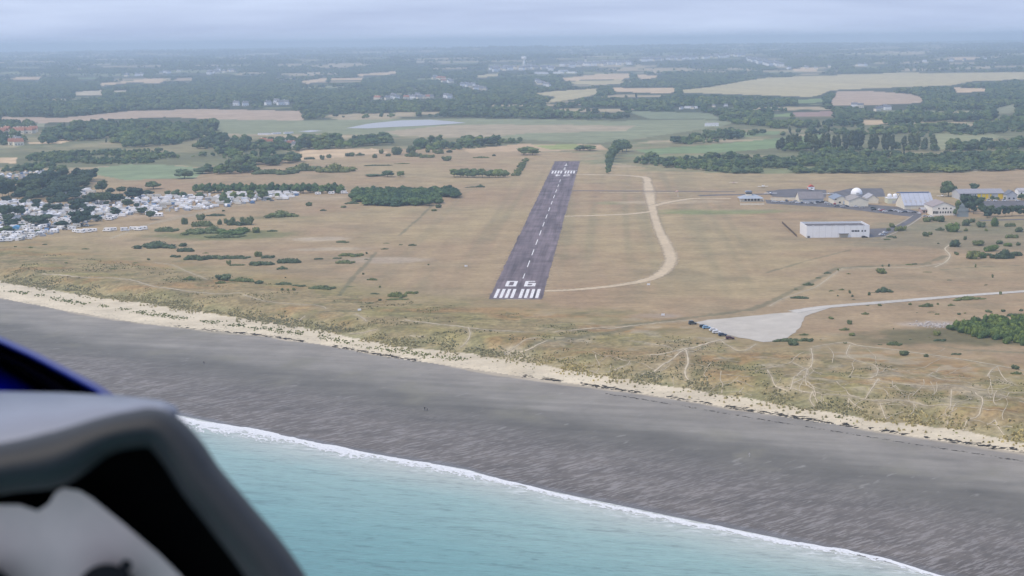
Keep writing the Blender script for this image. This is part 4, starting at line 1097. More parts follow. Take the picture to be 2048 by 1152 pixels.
# ================================================================== FAR HOUSES
def house_me(wm, rm, w, d, e, r_):
    m = MB(); m.extrude([(-w / 2, -1), (w / 2, -1), (w / 2, e), (-w / 2, e)], 0, d, 'y', 0)
    m.add([(-w / 2 - .3, -.3, e), (w / 2 + .3, -.3, e), (w / 2 + .3, d + .3, e), (-w / 2 - .3, d + .3, e), (-w / 2, d / 2, r_), (w / 2, d / 2, r_)], [(0, 1, 5, 4), (2, 3, 4, 5), (1, 2, 5), (3, 0, 4)], 1)
    m.bb(-w * .3, -w * .3 + .9, d / 2 - .4, d / 2 + .4, r_ - .6, r_ + 1.2, 0)
    for k in range(3): m.bb(-w * .38 + k * w * .3, -w * .38 + k * w * .3 + 1.3, -.06, -.01, 1, 2.5, 2)
    return m.mesh('house', [wm, rm, GLASS])
HS = {'white': house_me(W_WHITE, R_SLATE, 13, 9, 6.5, 10.5), 'pale': house_me(W_CREAM, R_SLATE, 12, 8, 5.5, 9.5), 'red-roofed': house_me(W_CREAM, R_RED, 13, 9, 5.0, 9.5), 'long white': house_me(W_WHITE, R_PALE, 46, 14, 6, 8)}
RH = random.Random(5); HOUSES_AT = []
def houses(kinds, x0, x1, ya, yb, n, where, s=1.0):
    for _ in range(n):
        k = RH.choice(kinds); a = RH.uniform(x0, x1); p = G(a, ya + (yb - ya) * (a - x0) / (x1 - x0) + RH.uniform(-1, 1) * abs(RH.gauss(0, 2.2)))
        HOUSES_AT.append((p[0], p[1])); o = link('house', HS[k]); o.location = p; o.rotation_euler = (0, 0, RH.uniform(-.7, .7)); o.scale = (s, s, s)
        tag(o, f'{k} house {where}', 'house', f'{k} houses {where}')
houses(['white', 'pale', 'white'], 985, 1110, 140, 138, 36, 'in the left part of the distant town', 1.8)
houses(['white', 'white', 'pale'], 1122, 1258, 133, 128, 50, 'in the middle of the distant town', 1.9)
houses(['white', 'pale'], 1285, 1400, 122, 118, 28, 'in the right part of the distant town', 1.9)
houses(['white', 'pale'], 1400, 1500, 117, 112, 20, 'on the far hillside beyond the town', 2.0)
houses(['white', 'white'], 1495, 1565, 121, 134, 24, 'at the right end of the distant town', 1.9)
houses(['long white'], 1070, 1150, 149, 146, 5, 'below the distant town', 1.0)
houses(['pale', 'white'], 1072, 1096, 164, 174, 12, 'in the hamlet below the distant town', 1.1)
houses(['white', 'red-roofed', 'pale'], 868, 905, 158, 166, 10, 'in the hamlet left of the distant town', 1.3)
houses(['white', 'pale'], 925, 968, 172, 182, 16, 'in the trees left of the distant town', 1.2)
houses(['pale', 'white', 'red-roofed'], 745, 905, 199, 197, 18, 'scattered in the far wood behind the lagoon', 1.1)
houses(['white', 'pale'], 412, 466, 147, 144, 14, 'in the far hamlet at the left', 1.5)
houses(['pale', 'white'], 230, 400, 156, 142, 9, 'between the far fields at the left', 1.4)
houses(['red-roofed'], 0, 68, 268, 266, 14, 'with red tiles in the village at the left edge', 1.1)
houses(['red-roofed', 'white', 'red-roofed'], 0, 45, 284, 292, 9, 'in the nearer village at the left edge', 1.1)
houses(['red-roofed', 'pale'], 525, 605, 289, 292, 6, 'among the trees behind the pale fields', 0.9)
houses(['long white'], 510, 600, 271, 266, 4, 'near the small pond', .35)
houses(['white', 'pale'], 1700, 1800, 214, 222, 6, 'below the brown ploughed field', 1.0)
houses(['white', 'pale', 'long white'], 1345, 1465, 218, 213, 5, 'in the wooded valley at the right', .6)
houses(['white'], 460, 640, 213, 208, 7, 'at the edge of the far left fields', 1.1)
houses(['white', 'pale'], 1560, 2000, 140, 118, 14, 'scattered on the far right hillside', 1.4)
for a, b, l in ((122, 219, 'pale yellow shed standing left at the edge of the dark far wood'), (1424, 252.5, 'white flat shed at the edge of the green valley field')):
    o = link('shed', HS['long white']); o.location = G(a, b); o.scale = (.5, .5, .7); tag(o, l, 'shed')
p = G(1171, 131); t = thing('church', 'church with a tall pointed spire above the distant town', 'church', p, 0, (1.2, 1.2, 1.2)); m = MB(); m.bb(-4, 4, -4, 4, -1, 26); m.obj('tower', W_CREAM, t); m = MB(); m.tube([(0, 0, 26), (0, 0, 50)], [5.5, .2], 8); m.obj('spire', R_SLATE, t)
m = MB(); m.extrude([(-6, -1), (6, -1), (6, 11), (0, 18), (-6, 11)], 4, 36, 'y'); m.obj('nave', W_CREAM, t)
p = G(1048, 131); t = thing('water_tower', 'white water tower above the left end of the distant town', 'tower', p, 0, (1.3, 1.3, 1.3)); m = MB(); m.tube([(0, 0, -1), (0, 0, 22)], [5, 4.4], 14); m.obj('shaft', W_WHITE, t); m = MB(); m.tube([(0, 0, 22), (0, 0, 27), (0, 0, 33), (0, 0, 35)], [5, 10, 10, 7], 18); m.obj('tank', W_WHITE, t)

# ---- woods beyond: too many to count, scattered over the country outside the fields
def lowpoly(kind, seed):
    lob = {'broad': lobes_round(seed, 5, .46, .25, .7), 'poplar': lobes_poplar(seed)}[kind]
    return lob
FAR_SRC = []
def scatter(name, P, size, kind_src):
    """One object: points that carry a tree crown each."""
    n = len(P); V = np.stack([P[:, 0], P[:, 1], height(P[:, 0], P[:, 1]) - 0.3], 1)
    me = bpy.data.meshes.new(name); me.vertices.add(n); me.vertices.foreach_set('co', V.astype(np.float32).ravel()); me.update()
    r = np.random.default_rng(n)
    add_attr(me, 'grow', size)
    add_attr(me, 'broad', r.uniform(0.85, 1.55, n)); add_attr(me, 'turn', r.uniform(0, 6.28, n))
    a = me.attributes.new('pick', 'INT', 'POINT'); a.data.foreach_set('value', r.integers(0, len(kind_src), n).astype(np.int32))
    o = tag(link(name, me), kind='stuff')
    g = bpy.data.node_groups.new(name + '_nodes', 'GeometryNodeTree')
    g.interface.new_socket('Geometry', in_out='INPUT', socket_type='NodeSocketGeometry'); g.interface.new_socket('Geometry', in_out='OUTPUT', socket_type='NodeSocketGeometry')
    N = g.nodes.new; L = g.links.new
    gi, go = N('NodeGroupInput'), N('NodeGroupOutput'); ip = N('GeometryNodeInstanceOnPoints'); jn = N('GeometryNodeJoinGeometry')
    for s in kind_src[::-1]:
        oi = N('GeometryNodeObjectInfo'); oi.transform_space = 'ORIGINAL'; oi.inputs['Object'].default_value = s; oi.inputs['As Instance'].default_value = True
        L(oi.outputs['Geometry'], jn.inputs[0])
    def at(nm, ty):
        q = N('GeometryNodeInputNamedAttribute'); q.data_type = ty; q.inputs['Name'].default_value = nm; return q.outputs['Attribute']
    gr = at('grow', 'FLOAT'); br = at('broad', 'FLOAT'); mu = N('ShaderNodeMath'); mu.operation = 'MULTIPLY'; L(gr, mu.inputs[0]); L(br, mu.inputs[1])
    cx = N('ShaderNodeCombineXYZ'); L(mu.outputs[0], cx.inputs[0]); L(mu.outputs[0], cx.inputs[1]); L(gr, cx.inputs[2])
    rt = N('ShaderNodeCombineXYZ'); L(at('turn', 'FLOAT'), rt.inputs[2])
    L(gi.outputs[0], ip.inputs['Points']); L(jn.outputs[0], ip.inputs['Instance']); ip.inputs['Pick Instance'].default_value = True
    L(at('pick', 'INT'), ip.inputs['Instance Index']); L(cx.outputs[0], ip.inputs['Scale']); L(rt.outputs[0], ip.inputs['Rotation'])
    L(ip.outputs[0], go.inputs[0])
    md = o.modifiers.new('scatter', 'NODES'); md.node_group = g
    return o
WOODS = [[(75, 292), (92, 252), (200, 241), (430, 241), (436, 268), (350, 290), (250, 296), (150, 296)], [(0, 240), (66, 241), (66, 259), (0, 259)],
         [(0, 330), (60, 322), (200, 330), (230, 338), (120, 345), (0, 346)], [(360, 296), (430, 268), (500, 275), (500, 300), (480, 318), (380, 316)],
         [(488, 295), (520, 278), (600, 270), (690, 268), (780, 270), (786, 288), (720, 294), (650, 300), (598, 300), (588, 326), (530, 334), (505, 316)],
         [(400, 327), (500, 312), (530, 338), (500, 347), (420, 349)], [(820, 288), (880, 274), (1040, 272), (1042, 287), (920, 300), (828, 299)],
         [(1245, 323), (1300, 303), (1345, 312), (1500, 305), (1620, 300), (1900, 303), (2100, 295), (2100, 338), (1900, 346), (1480, 348), (1345, 337)],
         [(1340, 277), (1420, 261), (1512, 258), (1522, 270), (1430, 286), (1350, 290)], [(1552, 303), (1560, 292), (1880, 292), (1880, 303)],
         [(1885, 285), (2100, 268), (2100, 296), (1895, 303)], [(0, 262), (40, 260), (60, 285), (0, 292)], [(1500, 262), (1620, 256), (1900, 250), (2060, 232), (2060, 262), (1900, 275), (1640, 272), (1530, 275)], [(75, 294), (160, 297), (355, 292), (362, 316), (330, 326), (210, 329), (40, 324), (60, 306)]]
M_CR = [bpy.data.objects[o.name] for o in COL.objects if o.name.startswith('crown') and o.data in CROWN['broad']][:6] + [bpy.data.objects[o.name] for o in COL.objects if o.name.startswith('crown') and o.data in CROWN['grove']][:3]
M_CR += [o for o in COL.objects if o.name.startswith('leafy_bush')][:1] + [o for o in COL.objects if o.name.startswith('crown') and o.data in CROWN['poplar']][:1] + [o for o in COL.objects if o.name.startswith('crown') and o.data in CROWN['pine']][:1]
front = []
for k, px in enumerate(WOODS):
    P = poisson(GW(px), 6.0 if k == 13 else 8.6 if k == 7 else 10.5, 300 + k)
    keepm = fbm(P[:, 0] / 42, P[:, 1] / 42, 171, 3) > (0.38 if k in (7, 9) else 0.45)
    P = P[keepm]; P = P[inside(GW(px), P[:, 0] * 1.045, P[:, 1] * 1.045)]
    if k == 7:                                            # nearest trees of the big right-hand wood stand one by one
        od = np.argsort(P[:, 1]); f, P = P[od[:90]], P[od[90:]]
        for x, y in f: plant('broad', (x, y, float(height(x, y))), _rr.uniform(7, 11), _rr.uniform(4.5, 8), None, 'leafy tree along the near edge of the wood behind the airfield', 'trees edging the wood behind the airfield')
    scatter('woodland', P, np.random.default_rng(k).uniform(*((2.5, 7.0) if k == 13 else (4.0, 9.5) if k == 7 else (4.5, 12.0)), len(P)) * (0.55 + 0.95 * fbm(P[:, 0] / 45, P[:, 1] / 45, 181, 2)), M_CR)

# open country: one tree density falling with distance, none on fields, water or the plain
r = np.random.default_rng(77); N_ = 150000
dd = np.sqrt(r.uniform(1500 ** 2, 7500 ** 2, N_)); sx = r.uniform(-0.44, 0.44, N_)
d2 = np.exp(r.uniform(np.log(7500), np.log(24000), 60000)); s2 = r.uniform(-0.44, 0.44, 60000)
FXY = np.concatenate([np.stack([sx * dd, dd], 1), np.stack([s2 * d2, d2], 1)])
lim = GW([(-300, 246), (0, 246), (430, 240), (930, 236), (1240, 240), (1440, 246), (1560, 258), (1900, 250), (2060, 232), (2400, 225)])
ylim = np.interp(FXY[:, 0], lim[:, 0], lim[:, 1])
ok = FXY[:, 1] > ylim
for w in FIELDS_W:
    for f_ in (1.0, 1.025, 1.05, 1.075, 1.1): ok &= ~inside(w, FXY[:, 0] * f_, FXY[:, 1] * f_)   # hedges in front stay clear of the open fields
roll_ = r.random(len(FXY))
for f_ in (1.0, 1.035, 1.07):
    den = fbm(FXY[:, 0] * f_ / 300, FXY[:, 1] * f_ / 190, 51, 4) - 0.08 * (1 - smooth(4300, 6000, FXY[:, 1]))
    ok &= roll_ < np.where(den > 0.605, 0.03, np.where(den > 0.58, 0.6, 1.0))
TOWN = GW([(970, 158), (1110, 158), (1260, 152), (1400, 138), (1490, 130), (1580, 142), (1575, 120), (1500, 107), (1280, 110), (1110, 117), (975, 128)])
ok &= ~(inside(TOWN, FXY[:, 0], FXY[:, 1]) & (r.random(len(FXY)) < 0.86))
FXY = FXY[ok]
HA = np.array(HOUSES_AT); ok = np.ones(len(FXY), bool)
for f_ in (1.0, 1.03, 1.06):                              # gardens and lanes keep the trees off the houses
    for hx, hy in HA: ok &= (np.abs(FXY[:, 0] * f_ - hx) > 16 + hy * .0012) | (np.abs(FXY[:, 1] * f_ - hy) > 20 + hy * .016)
FXY = FXY[ok]; dF = FXY[:, 1]
szs = r.uniform(5, 13, len(FXY)) * (0.55 + 1.0 * fbm(FXY[:, 0] / 160, FXY[:, 1] / 160, 182, 3)) * np.maximum(1, dF / 7500) ** 0.6
print('far trees', len(FXY))
scatter('woodland', FXY, szs, M_CR)


def site(pl, pr, py):
    a, b = G(pl, py), G(pr, py); return a[0], b[0], (a[1] + b[1]) / 2
def gable(name, label, cat, x0, x1, y0, depth, eave, ridge, axis, wall, roof, front=(), over=0.4, group=None, side=()):
    w = x1 - x0; cx = (x0 + x1) / 2; zb = float(height(cx, y0))
    t = thing(name, label, cat, (cx, y0, zb), group=group); h = w / 2; m = MB()
    if axis == 'y':
        m.extrude([(-h, -.4), (h, -.4), (h, eave), (0, ridge), (-h, eave)], 0, depth, 'y'); m.obj('wall', wall, t)
        r = MB(); s = (ridge - eave) / h
        for sg in (-1, 1):
            r.extrude([(0, ridge + .04), (sg * (h + over), eave - s * over + .04), (sg * (h + over), eave - s * over + .26), (0, ridge + .26)], -over, depth + over, 'y')
        r.obj('roof', roof, t)
    else:
        q = depth / 2; m.extrude([(0, -.4), (depth, -.4), (depth, eave), (q, ridge), (0, eave)], -h, h, 'x'); m.obj('wall', wall, t)
        s = (ridge - eave) / q
        for y_a in (-over, depth + over):
            r = MB(); z_a = eave - s * over
            r.extrude([(q, ridge + .04), (y_a, z_a + .04), (y_a, z_a + .26), (q, ridge + .26)], -h - over, h + over, 'x'); so = r.obj('roof_slope', roof, t)
            nn = int(w // 4)
            for i_ in range(nn):
                rb = MB(); a_ = -h + (i_ + .5) * w / nn; rb.extrude([(q, ridge + .26), (y_a, z_a + .26), (y_a, z_a + .36), (q, ridge + .36)], a_ - .07, a_ + .07, 'x'); rb.obj('roof_rib', R_GREY if w < 40 else R_PALE, so)
    for nm, u0, u1, a0, a1, mm in front:
        b = MB(); b.bb(u0 - h, u1 - h, -0.07, 0.05, a0, a1); b.obj(nm, mm, t)
    for nm, v0, v1, a0, a1, mm in side:
        b = MB(); b.bb(-h - .07, -h + .05, v0, v1, a0, a1); b.obj(nm, mm, t)
    return t

# the long white flat-roofed building
x0, x1, y0 = site(1612, 1740, 475); w = x1 - x0; Hh = 8.6; Dp = 25
t = thing('white_building', 'long white flat-roofed building standing alone on the dry grass', 'building', ((x0 + x1) / 2, y0, float(height((x0 + x1) / 2, y0)))); h = w / 2
m = MB()
m.bb(-h, h, 0, .35, -.4, Hh); m.bb(-h, h, Dp - .35, Dp, -.4, Hh); m.bb(-h, -h + .35, .35, Dp - .35, -.4, Hh); m.bb(h - .35, h, .35, Dp - .35, -.4, Hh); m.obj('wall', W_WHITE, t)
m = MB(); m.bb(-h + .35, h - .35, .35, Dp - .35, Hh - 1.7, Hh - 1.3); rf = m.obj('roof', R_DARK, t)
for k in range(5):
    m = MB(); m.bb(-h + 6 + k * 8.4, -h + 7.6 + k * 8.4, 9, 10.6, Hh - 1.3, Hh - .8); m.obj('skylight', R_PALE, rf)
m = MB(); m.bb(-h - .08, h + .08, -.08, .45, Hh, Hh + .12); m.bb(-h - .08, h + .08, Dp - .45, Dp + .08, Hh, Hh + .12); m.bb(-h - .08, -h + .45, .45, Dp - .45, Hh, Hh + .12); m.bb(h - .45, h + .08, .45, Dp - .45, Hh, Hh + .12)
m.obj('parapet_coping', mat('white_trim', (0.82, 0.82, 0.83), 0.5), t)
for k in range(1, 10):
    m = MB(); m.bb(-h + w * k / 10 - .05, -h + w * k / 10 + .05, -.05, .03, 3.2 if k in (6,) else -.2, Hh - .05); m.obj('cladding_seam', W_GREY, t)
for a, b in ((0.715, 0.755), (0.762, 0.80), (0.806, 0.838), (0.873, 0.897), (0.918, 0.942)):
    m = MB(); m.bb(-h + w * a, -h + w * b, -.06, .05, 4.1, 5.3); m.obj('window', GLASS, t)
m = MB(); m.bb(-h + w * .52, -h + w * .66, -.07, .05, -.2, 2.7); m.obj('loading_door', mat('beige_door', (0.55, 0.50, 0.40), 0.7), t)
m = MB(); m.bb(-h + w * .51, -h + w * .67, -1.6, -.001, 2.75, 3.1); m.obj('canopy', R_GREY, t)
m = MB(); m.bb(-h + .6, -h + 2.2, -1.0, -.05, -.3, 1.4); m.obj('service_box', R_DARK, t)
# clubhouse with hipped roof and lookout
x0, x1, y0 = site(1479, 1528, 403.5); w = x1 - x0; h = w / 2; Dp = 15
t = thing('clubhouse', 'clubhouse with a pale blue hipped roof and rooftop lookout cabin', 'building', ((x0 + x1) / 2, y0, float(height(x0, y0))))
m = MB(); m.bb(-h + 1.6, h - 1.6, 1.6, Dp - 1.6, -.4, 3.0); m.obj('wall', W_CREAM, t)
m = MB(); c = Dp / 2
m.add([(-h, 0, 2.9), (h, 0, 2.9), (h, Dp, 2.9), (-h, Dp, 2.9), (-h + 7.2, c, 6.0), (h - 7.2, c, 6.0), (-h, 0, 2.65), (h, 0, 2.65), (h, Dp, 2.65), (-h, Dp, 2.65)],
      [(0, 1, 5, 4), (1, 2, 5), (2, 3, 4, 5), (3, 0, 4), (6, 7, 1, 0), (7, 8, 2, 1), (8, 9, 3, 2), (9, 6, 0, 3), (9, 8, 7, 6)]); m.obj('roof', mat('pale_blue_roof', (0.38, 0.43, 0.50), 0.5, 0.35, 0.12, 0.4), t)
for k in range(5):
    m = MB(); m.bb(-h + 4.6 + k * 2.9, -h + 6.6 + k * 2.9, 1.5, 1.65, .7, 2.4); m.obj('window', GLASS, t)
m = MB(); m.bb(-4.2, .8, c - 2.4, c + 2.4, 4.8, 8.2); lk = m.obj('lookout_cabin', W_CREAM, t)
m = MB(); m.bb(-4.3, .9, c - 2.5, c + 2.5, 6.5, 7.8); m.obj('window', GLASS, lk)
m = MB(); m.extrude([(-5.0, 8.2), (1.6, 8.2), (.6, 9.1), (-4.0, 9.1)], c - 3.0, c + 3.0, 'y'); m.obj('roof', R_BLUE, lk)
for sx_ in (-h + .5, h - .5):
    m = MB(); m.bb(sx_ - .12, sx_ + .12, .3, .55, -.3, 2.7); m.obj('veranda_post', W_WHITE, t)
x0, x1, y0 = site(1480, 1529, 410); m = MB(); zb = float(height(x0, y0)); m.bb(x0, x1, y0, y0 + .4, zb - .2, zb + 1.3); m.bb(x0, x1, y0 - .06, y0 + .46, zb + 1.3, zb + 1.45)
o = m.obj('terrace_wall', W_CREAM); tag(o, 'low cream wall in front of the blue-roofed clubhouse', 'wall')
x0, x1, y0 = site(1541, 1593, 400); m = MB(); zb = float(height(x0, y0)); m.bb(x0, x1, y0, y0 + .4, zb - .2, zb + 2.0); m.bb(x0, x1, y0 - .06, y0 + .46, zb + 2.0, zb + 2.15)
o = m.obj('boundary_wall', W_CREAM); tag(o, 'cream wall between the apron and the parked cars, left of the grey hangar', 'wall')
# hangars
x0, x1, y0 = site(1598, 1648, 405); gable('grey_hangar', 'grey hangar with a broad brown-grey roof behind the parked cars', 'hangar', x0, x1, y0, 17, 3.3, 8.6, 'x', W_CREAM, mat('brown_grey_roof', (0.23, 0.215, 0.225), 0.7, 0.2, 0.2, 0.25),
      [('sliding_door', 3 + k * 4.6, 7.4 + k * 4.6, 0, 2.9, W_GREY) for k in range(4)])
x0, x1, y0 = site(1667, 1698, 409); gable('cream_hangar', 'small cream hangar with a bluish roof, left one of the joined pair', 'hangar', x0, x1, y0, 22, 4.6, 7.4, 'y', W_CREAM, R_BLUE,
      [('window', 1.0, 2.4, 4.2, 5.0, GLASS), ('door', 8.2, 11.2, 0, 3.2, mat('pale_blue_door', (0.5, 0.55, 0.62), 0.6)), ('window', 4.5, 6.2, 1.2, 2.6, GLASS)])
x0, x1, y0 = site(1697.5, 1737, 413); gable('cream_hangar', 'larger cream hangar with a blank gable wall, right one of the joined pair', 'hangar', x0, x1, y0, 24, 5.0, 8.2, 'y', W_CREAM, mat('tan_grey_roof', (0.33, 0.31, 0.295), 0.7, 0.2, 0.15, 0.25),
      [('gable_trim', 0, .3, 0, 5.0, W_WHITE)])
x0, x1, y0 = site(1734, 1757, 407); gable('lean_shed', 'cream shed with a pale grey roof behind the two joined hangars', 'shed', x0, x1, y0, 17, 4.4, 7.6, 'y', W_CREAM, R_PALE)
# white dome shelter
p = G(1713, 389.5); t = thing('dome_shelter', 'white dome shelter on the apron behind the cream hangars', 'shelter', p); m = MB(); n_, k_ = 20, 7
V = [(5.4 * math.cos(a) * math.cos(e), 5.4 * math.sin(a) * math.cos(e), 5.6 * math.sin(e) + 1.0) for e in [k * math.pi / 2 / k_ for k in range(k_)] for a in [i * 2 * math.pi / n_ for i in range(n_)]] + [(0, 0, 6.6)]
F = [(e * n_ + i, e * n_ + (i + 1) % n_, (e + 1) * n_ + (i + 1) % n_, (e + 1) * n_ + i) for e in range(k_ - 1) for i in range(n_)] + [((k_ - 1) * n_ + i, (k_ - 1) * n_ + (i + 1) % n_, len(V) - 1) for i in range(n_)]
m.add(V, F); m.obj('dome', W_WHITE, t, smooth_=True); m = MB(); m.tube([(0, 0, -.3), (0, 0, 1.02)], 5.42, 20); m.obj('base_ring', W_GREY, t)
m = MB(); m.bb(-1.4, 1.4, -5.6, -5.0, 0, 2.6); m.obj('door', W_GREY, t)
# white shed with round-topped tanks
x0, x1, y0 = site(1775, 1809, 407); w = x1 - x0; h = w / 2
t = thing('tank_shed', 'white-topped pale green shed with round white tanks on its roof', 'shed', ((x0 + x1) / 2, y0, float(height(x0, y0)))); m = MB(); m.bb(-h, h, 0, 11, -.3, 4.4); m.obj('wall', W_PALE, t)
m = MB(); m.bb(-h - .2, h + .2, -.2, 11.2, 4.4, 4.75); m.obj('roof', W_WHITE, t)
for k in range(3):
    m = MB(); a = -h + 2.4 + k * 4.9; m.tube([(a, 4, 4.75), (a, 4, 7.2), (a, 4, 7.9), (a, 4, 8.3)], [2.0, 2.0, 1.5, .5], 14); m.obj('tank', W_WHITE, t, smooth_=True)
m = MB(); m.bb(-h + 4, -h + 8, -.07, .05, 0, 2.6); m.obj('door', W_GREY, t)
# big hangar with the broad pale roof
x0, x1, y0 = site(1808, 1869, 418.5)
t = gable('big_hangar', 'big hangar with a broad pale blue-grey roof and blue ridge', 'hangar', x0, x1, y0, 28, 3.4, 12.6, 'x', W_CREAM, mat('pale_blue_sheet', (0.44, 0.47, 0.55), 0.5, 0.35, 0.16, 0.12),
          [('sliding_door', 1 + k * 5.2, 5.8 + k * 5.2, 0, 3.1, mat('cream_door', (0.70, 0.66, 0.55), 0.7)) for k in range(5)])
w = x1 - x0; m = MB(); m.bb(-w / 2 - 3.5, w / 2 - 1.0, 13.4, 14.6, 12.85, 13.4); m.obj('ridge_trim', R_TRIM, t)
for k in range(6):
    m = MB(); a = -w / 2 + (k + .5) * w / 6; m.extrude([(3.0, 3.4 + 3.0 * .657 + .28), (5.4, 3.4 + 5.4 * .657 + .28), (5.4, 3.4 + 5.4 * .657 + .40), (3.0, 3.4 + 3.0 * .657 + .40)], a - .9, a + .9, 'x'); m.obj('skylight', R_PALE, t)
# cream gabled clubhouse with two rows of windows
x0, x1, y0 = site(1864, 1911, 431); w = x1 - x0
fr = [('window', a, a + 1.2, 5.2, 6.4, GLASS) for a in (4.6, 8.4, 10.6, 14.4)] + [('window', 0.5 + k * 1.15, 1.4 + k * 1.15, 1.6, 3.6, GLASS) for k in range(4)] + [('window', 6 + k * 2.1, 7.1 + k * 2.1, 1.8, 3.4, GLASS) for k in range(5)] + [('door', 17.0, 18.6, 0, 2.6, W_GREY)]
gable('cream_clubhouse', 'cream gabled building with two rows of small windows and a pinkish grey roof', 'building', x0, x1, y0, 24, 7.2, 10.8, 'y', mat('pale_cream_wall', (0.82, 0.78, 0.70), 0.8, 0.2, 0.08, 0.4), mat('pinkish_grey_roof', (0.33, 0.29, 0.29), 0.7, 0.2, 0.15, 0.3), fr)
x0, x1, y0 = site(1843, 1862, 427); gable('annex', 'low pinkish annex between the big hangar and the cream gabled building', 'building', x0, x1, y0, 9, 3.2, 4.4, 'x', W_PINK, R_PALE, [('window', 1.2 + k * 2.3, 2.8 + k * 2.3, .8, 2.3, GLASS) for k in range(3)])
# building with yellow panels
x0, x1, y0 = site(1917, 2010, 399); w = x1 - x0
pan = [(f, a * w, b * w, .3, 5.0, W_YEL) for f, a, b in (('yellow_panel', .40, .475), ('yellow_panel', .505, .575), ('yellow_panel', .585, .65), ('yellow_panel', .675, .715), ('yellow_panel', .86, .985))]
gable('yellow_building', 'long grey-roofed building with bright yellow panels', 'building', x0, x1, y0, 22, 5.4, 8.4, 'x', W_GREY, mat('lilac_grey_roof', (0.30, 0.30, 0.335), 0.6, 0.3, 0.14, 0.25), pan + [('open_bay', .02 * w, .22 * w, 0, 5.0, BLACK)])
x0, x1, y0 = site(2013, 2034, 401); t = gable('grey_house', 'grey house right of the yellow panelled building', 'house', x0, x1, y0, 10, 5.2, 8.6, 'y', W_GREY, R_SLATE, [('window', 1.5, 3, 1.2, 2.6, GLASS), ('window', 5.5, 7, 1.2, 2.6, GLASS)])
x0, x1, y0 = site(2036, 2060, 396); gable('white_house', 'white house at the right edge behind the asphalt lot', 'house', x0, x1, y0, 10, 6.5, 8.4, 'x', W_WHITE, R_PALE, [('window', 2, 3.4, 3.6, 5, GLASS), ('window', 6, 7.4, 3.6, 5, GLASS)])

# dry plank fence left of the white building
a, b = G(1564, 447), G(1593, 474); L = np.linalg.norm((b - a)[:2]); n = 14
t = thing('plank_fence', 'dark brown fence slanting beside the long white building', 'fence', (a[0], a[1], a[2])); ang = math.atan2(b[1] - a[1], b[0] - a[0]); t.rotation_euler = (0, 0, ang)
FB = mat('weathered_planks', (0.13, 0.095, 0.08), 0.95, 0.1, 0.3, 1.0); pm = MB().box((0, 0, .95), (.16, .16, 2.1)).mesh('post', [FB]); bm_ = MB().box((L / n / 2, .1, 0), (L / n - .04, .05, .42)).mesh('plank', [FB])
for k in range(n + 1): link('post', pm, t, (k * L / n, 0, 0))
for k in range(n):
    for zz in (.45, 1.0, 1.55): link('plank', bm_, t, (k * L / n, 0, zz))

# ================================================================== VEHICLES AND AIRCRAFT
def car_proto(colname, c, van=False):
    P = mat('paint_' + colname, c, 0.3, 0.5, 0.04)
    L, Wd = 4.3, 1.75
    body = MB(); body.extrude([(-2.15, .35), (2.15, .35), (2.15, .72), (2.0, .86), (1.0, .98), (-1.9, 1.0), (-2.15, .85)], -Wd / 2, Wd / 2, 'y')
    top = 1.9 if van else 1.48
    body.extrude([(1.0, .97), (.35, top - .04), (.1, top), (-1.5, top), (-1.75, top - .06), (-1.95, .99)], -Wd / 2 + .12, Wd / 2 - .12, 'y')
    bme = body.mesh('body', [P])
    gl = MB()
    for sy in (-1, 1): gl.extrude([(.72, 1.04), (.28, top - .12), (-1.45, top - .12), (-1.7, 1.04)], sy * (Wd / 2 - .14), sy * (Wd / 2 - .105), 'y')
    gl.add([(1.0 + .02, -.72, 1.0), (1.02, .72, 1.0), (.40, .68, top - .08), (.40, -.68, top - .08)], [(0, 1, 2, 3)])
    gl.add([(-1.96, .72, 1.04), (-1.96, -.72, 1.04), (-1.78, -.68, top - .1), (-1.78, .68, top - .1)], [(0, 1, 2, 3)])
    gme = gl.mesh('window', [GLASS])
    return bme, gme
WHEEL = MB().tube([(0, -.11, 0), (0, .11, 0)], .32, 12).mesh('wheel', [RUB])
CARC = {'white': (0.75, 0.76, 0.78), 'silver': (0.46, 0.47, 0.49), 'dark blue': (0.035, 0.055, 0.10), 'light blue': (0.24, 0.42, 0.60), 'black': (0.022, 0.023, 0.026), 'dark red': (0.10, 0.025, 0.03), 'grey': (0.17, 0.175, 0.19), 'dark green': (0.04, 0.065, 0.055), 'red': (0.42, 0.05, 0.04)}
CARP = {k: car_proto(k.replace(' ', '_'), c) for k, c in CARC.items()}
CARP['white van'] = car_proto('white_van', (0.76, 0.77, 0.79), True); CARP['dark van'] = car_proto('dark_van', (0.05, 0.07, 0.08), True)
def car(p, rz, colour, label, group):
    t = thing('car', label, 'car' if 'van' not in colour else 'van', (p[0], p[1], p[2]), rz, (1, 1, 1), group)
    link('body', CARP[colour][0], t); link('window', CARP[colour][1], t)
    for sx_ in (-1.32, 1.32):
        for sy_ in (-.8, .8): link('wheel', WHEEL, t, (sx_, sy_, .32))
    return t
for a, b, c, l, rz in ((1385, 649, 'dark van', 'dark boxy van at the upper end of the car park row', .1), (1407, 655, 'black', 'black car between the dark van and the light blue car', .1),
                       (1413, 657.5, 'light blue', 'light blue car near the upper end of the gravel car park', .15), (1427, 662.5, 'white', 'white car half hidden behind the front white car', .1),
                       (1433, 667, 'white', 'front white car in the middle of the gravel car park row', .05), (1445, 672, 'dark blue', 'dark blue car between the white cars and the red car', .1),
                       (1460, 678.5, 'dark red', 'dark red car at the lower end of the gravel car park', -.05)):
    p = G(a, b); p[2] += .13; car(p, rz, c, l, 'cars in the gravel car park')
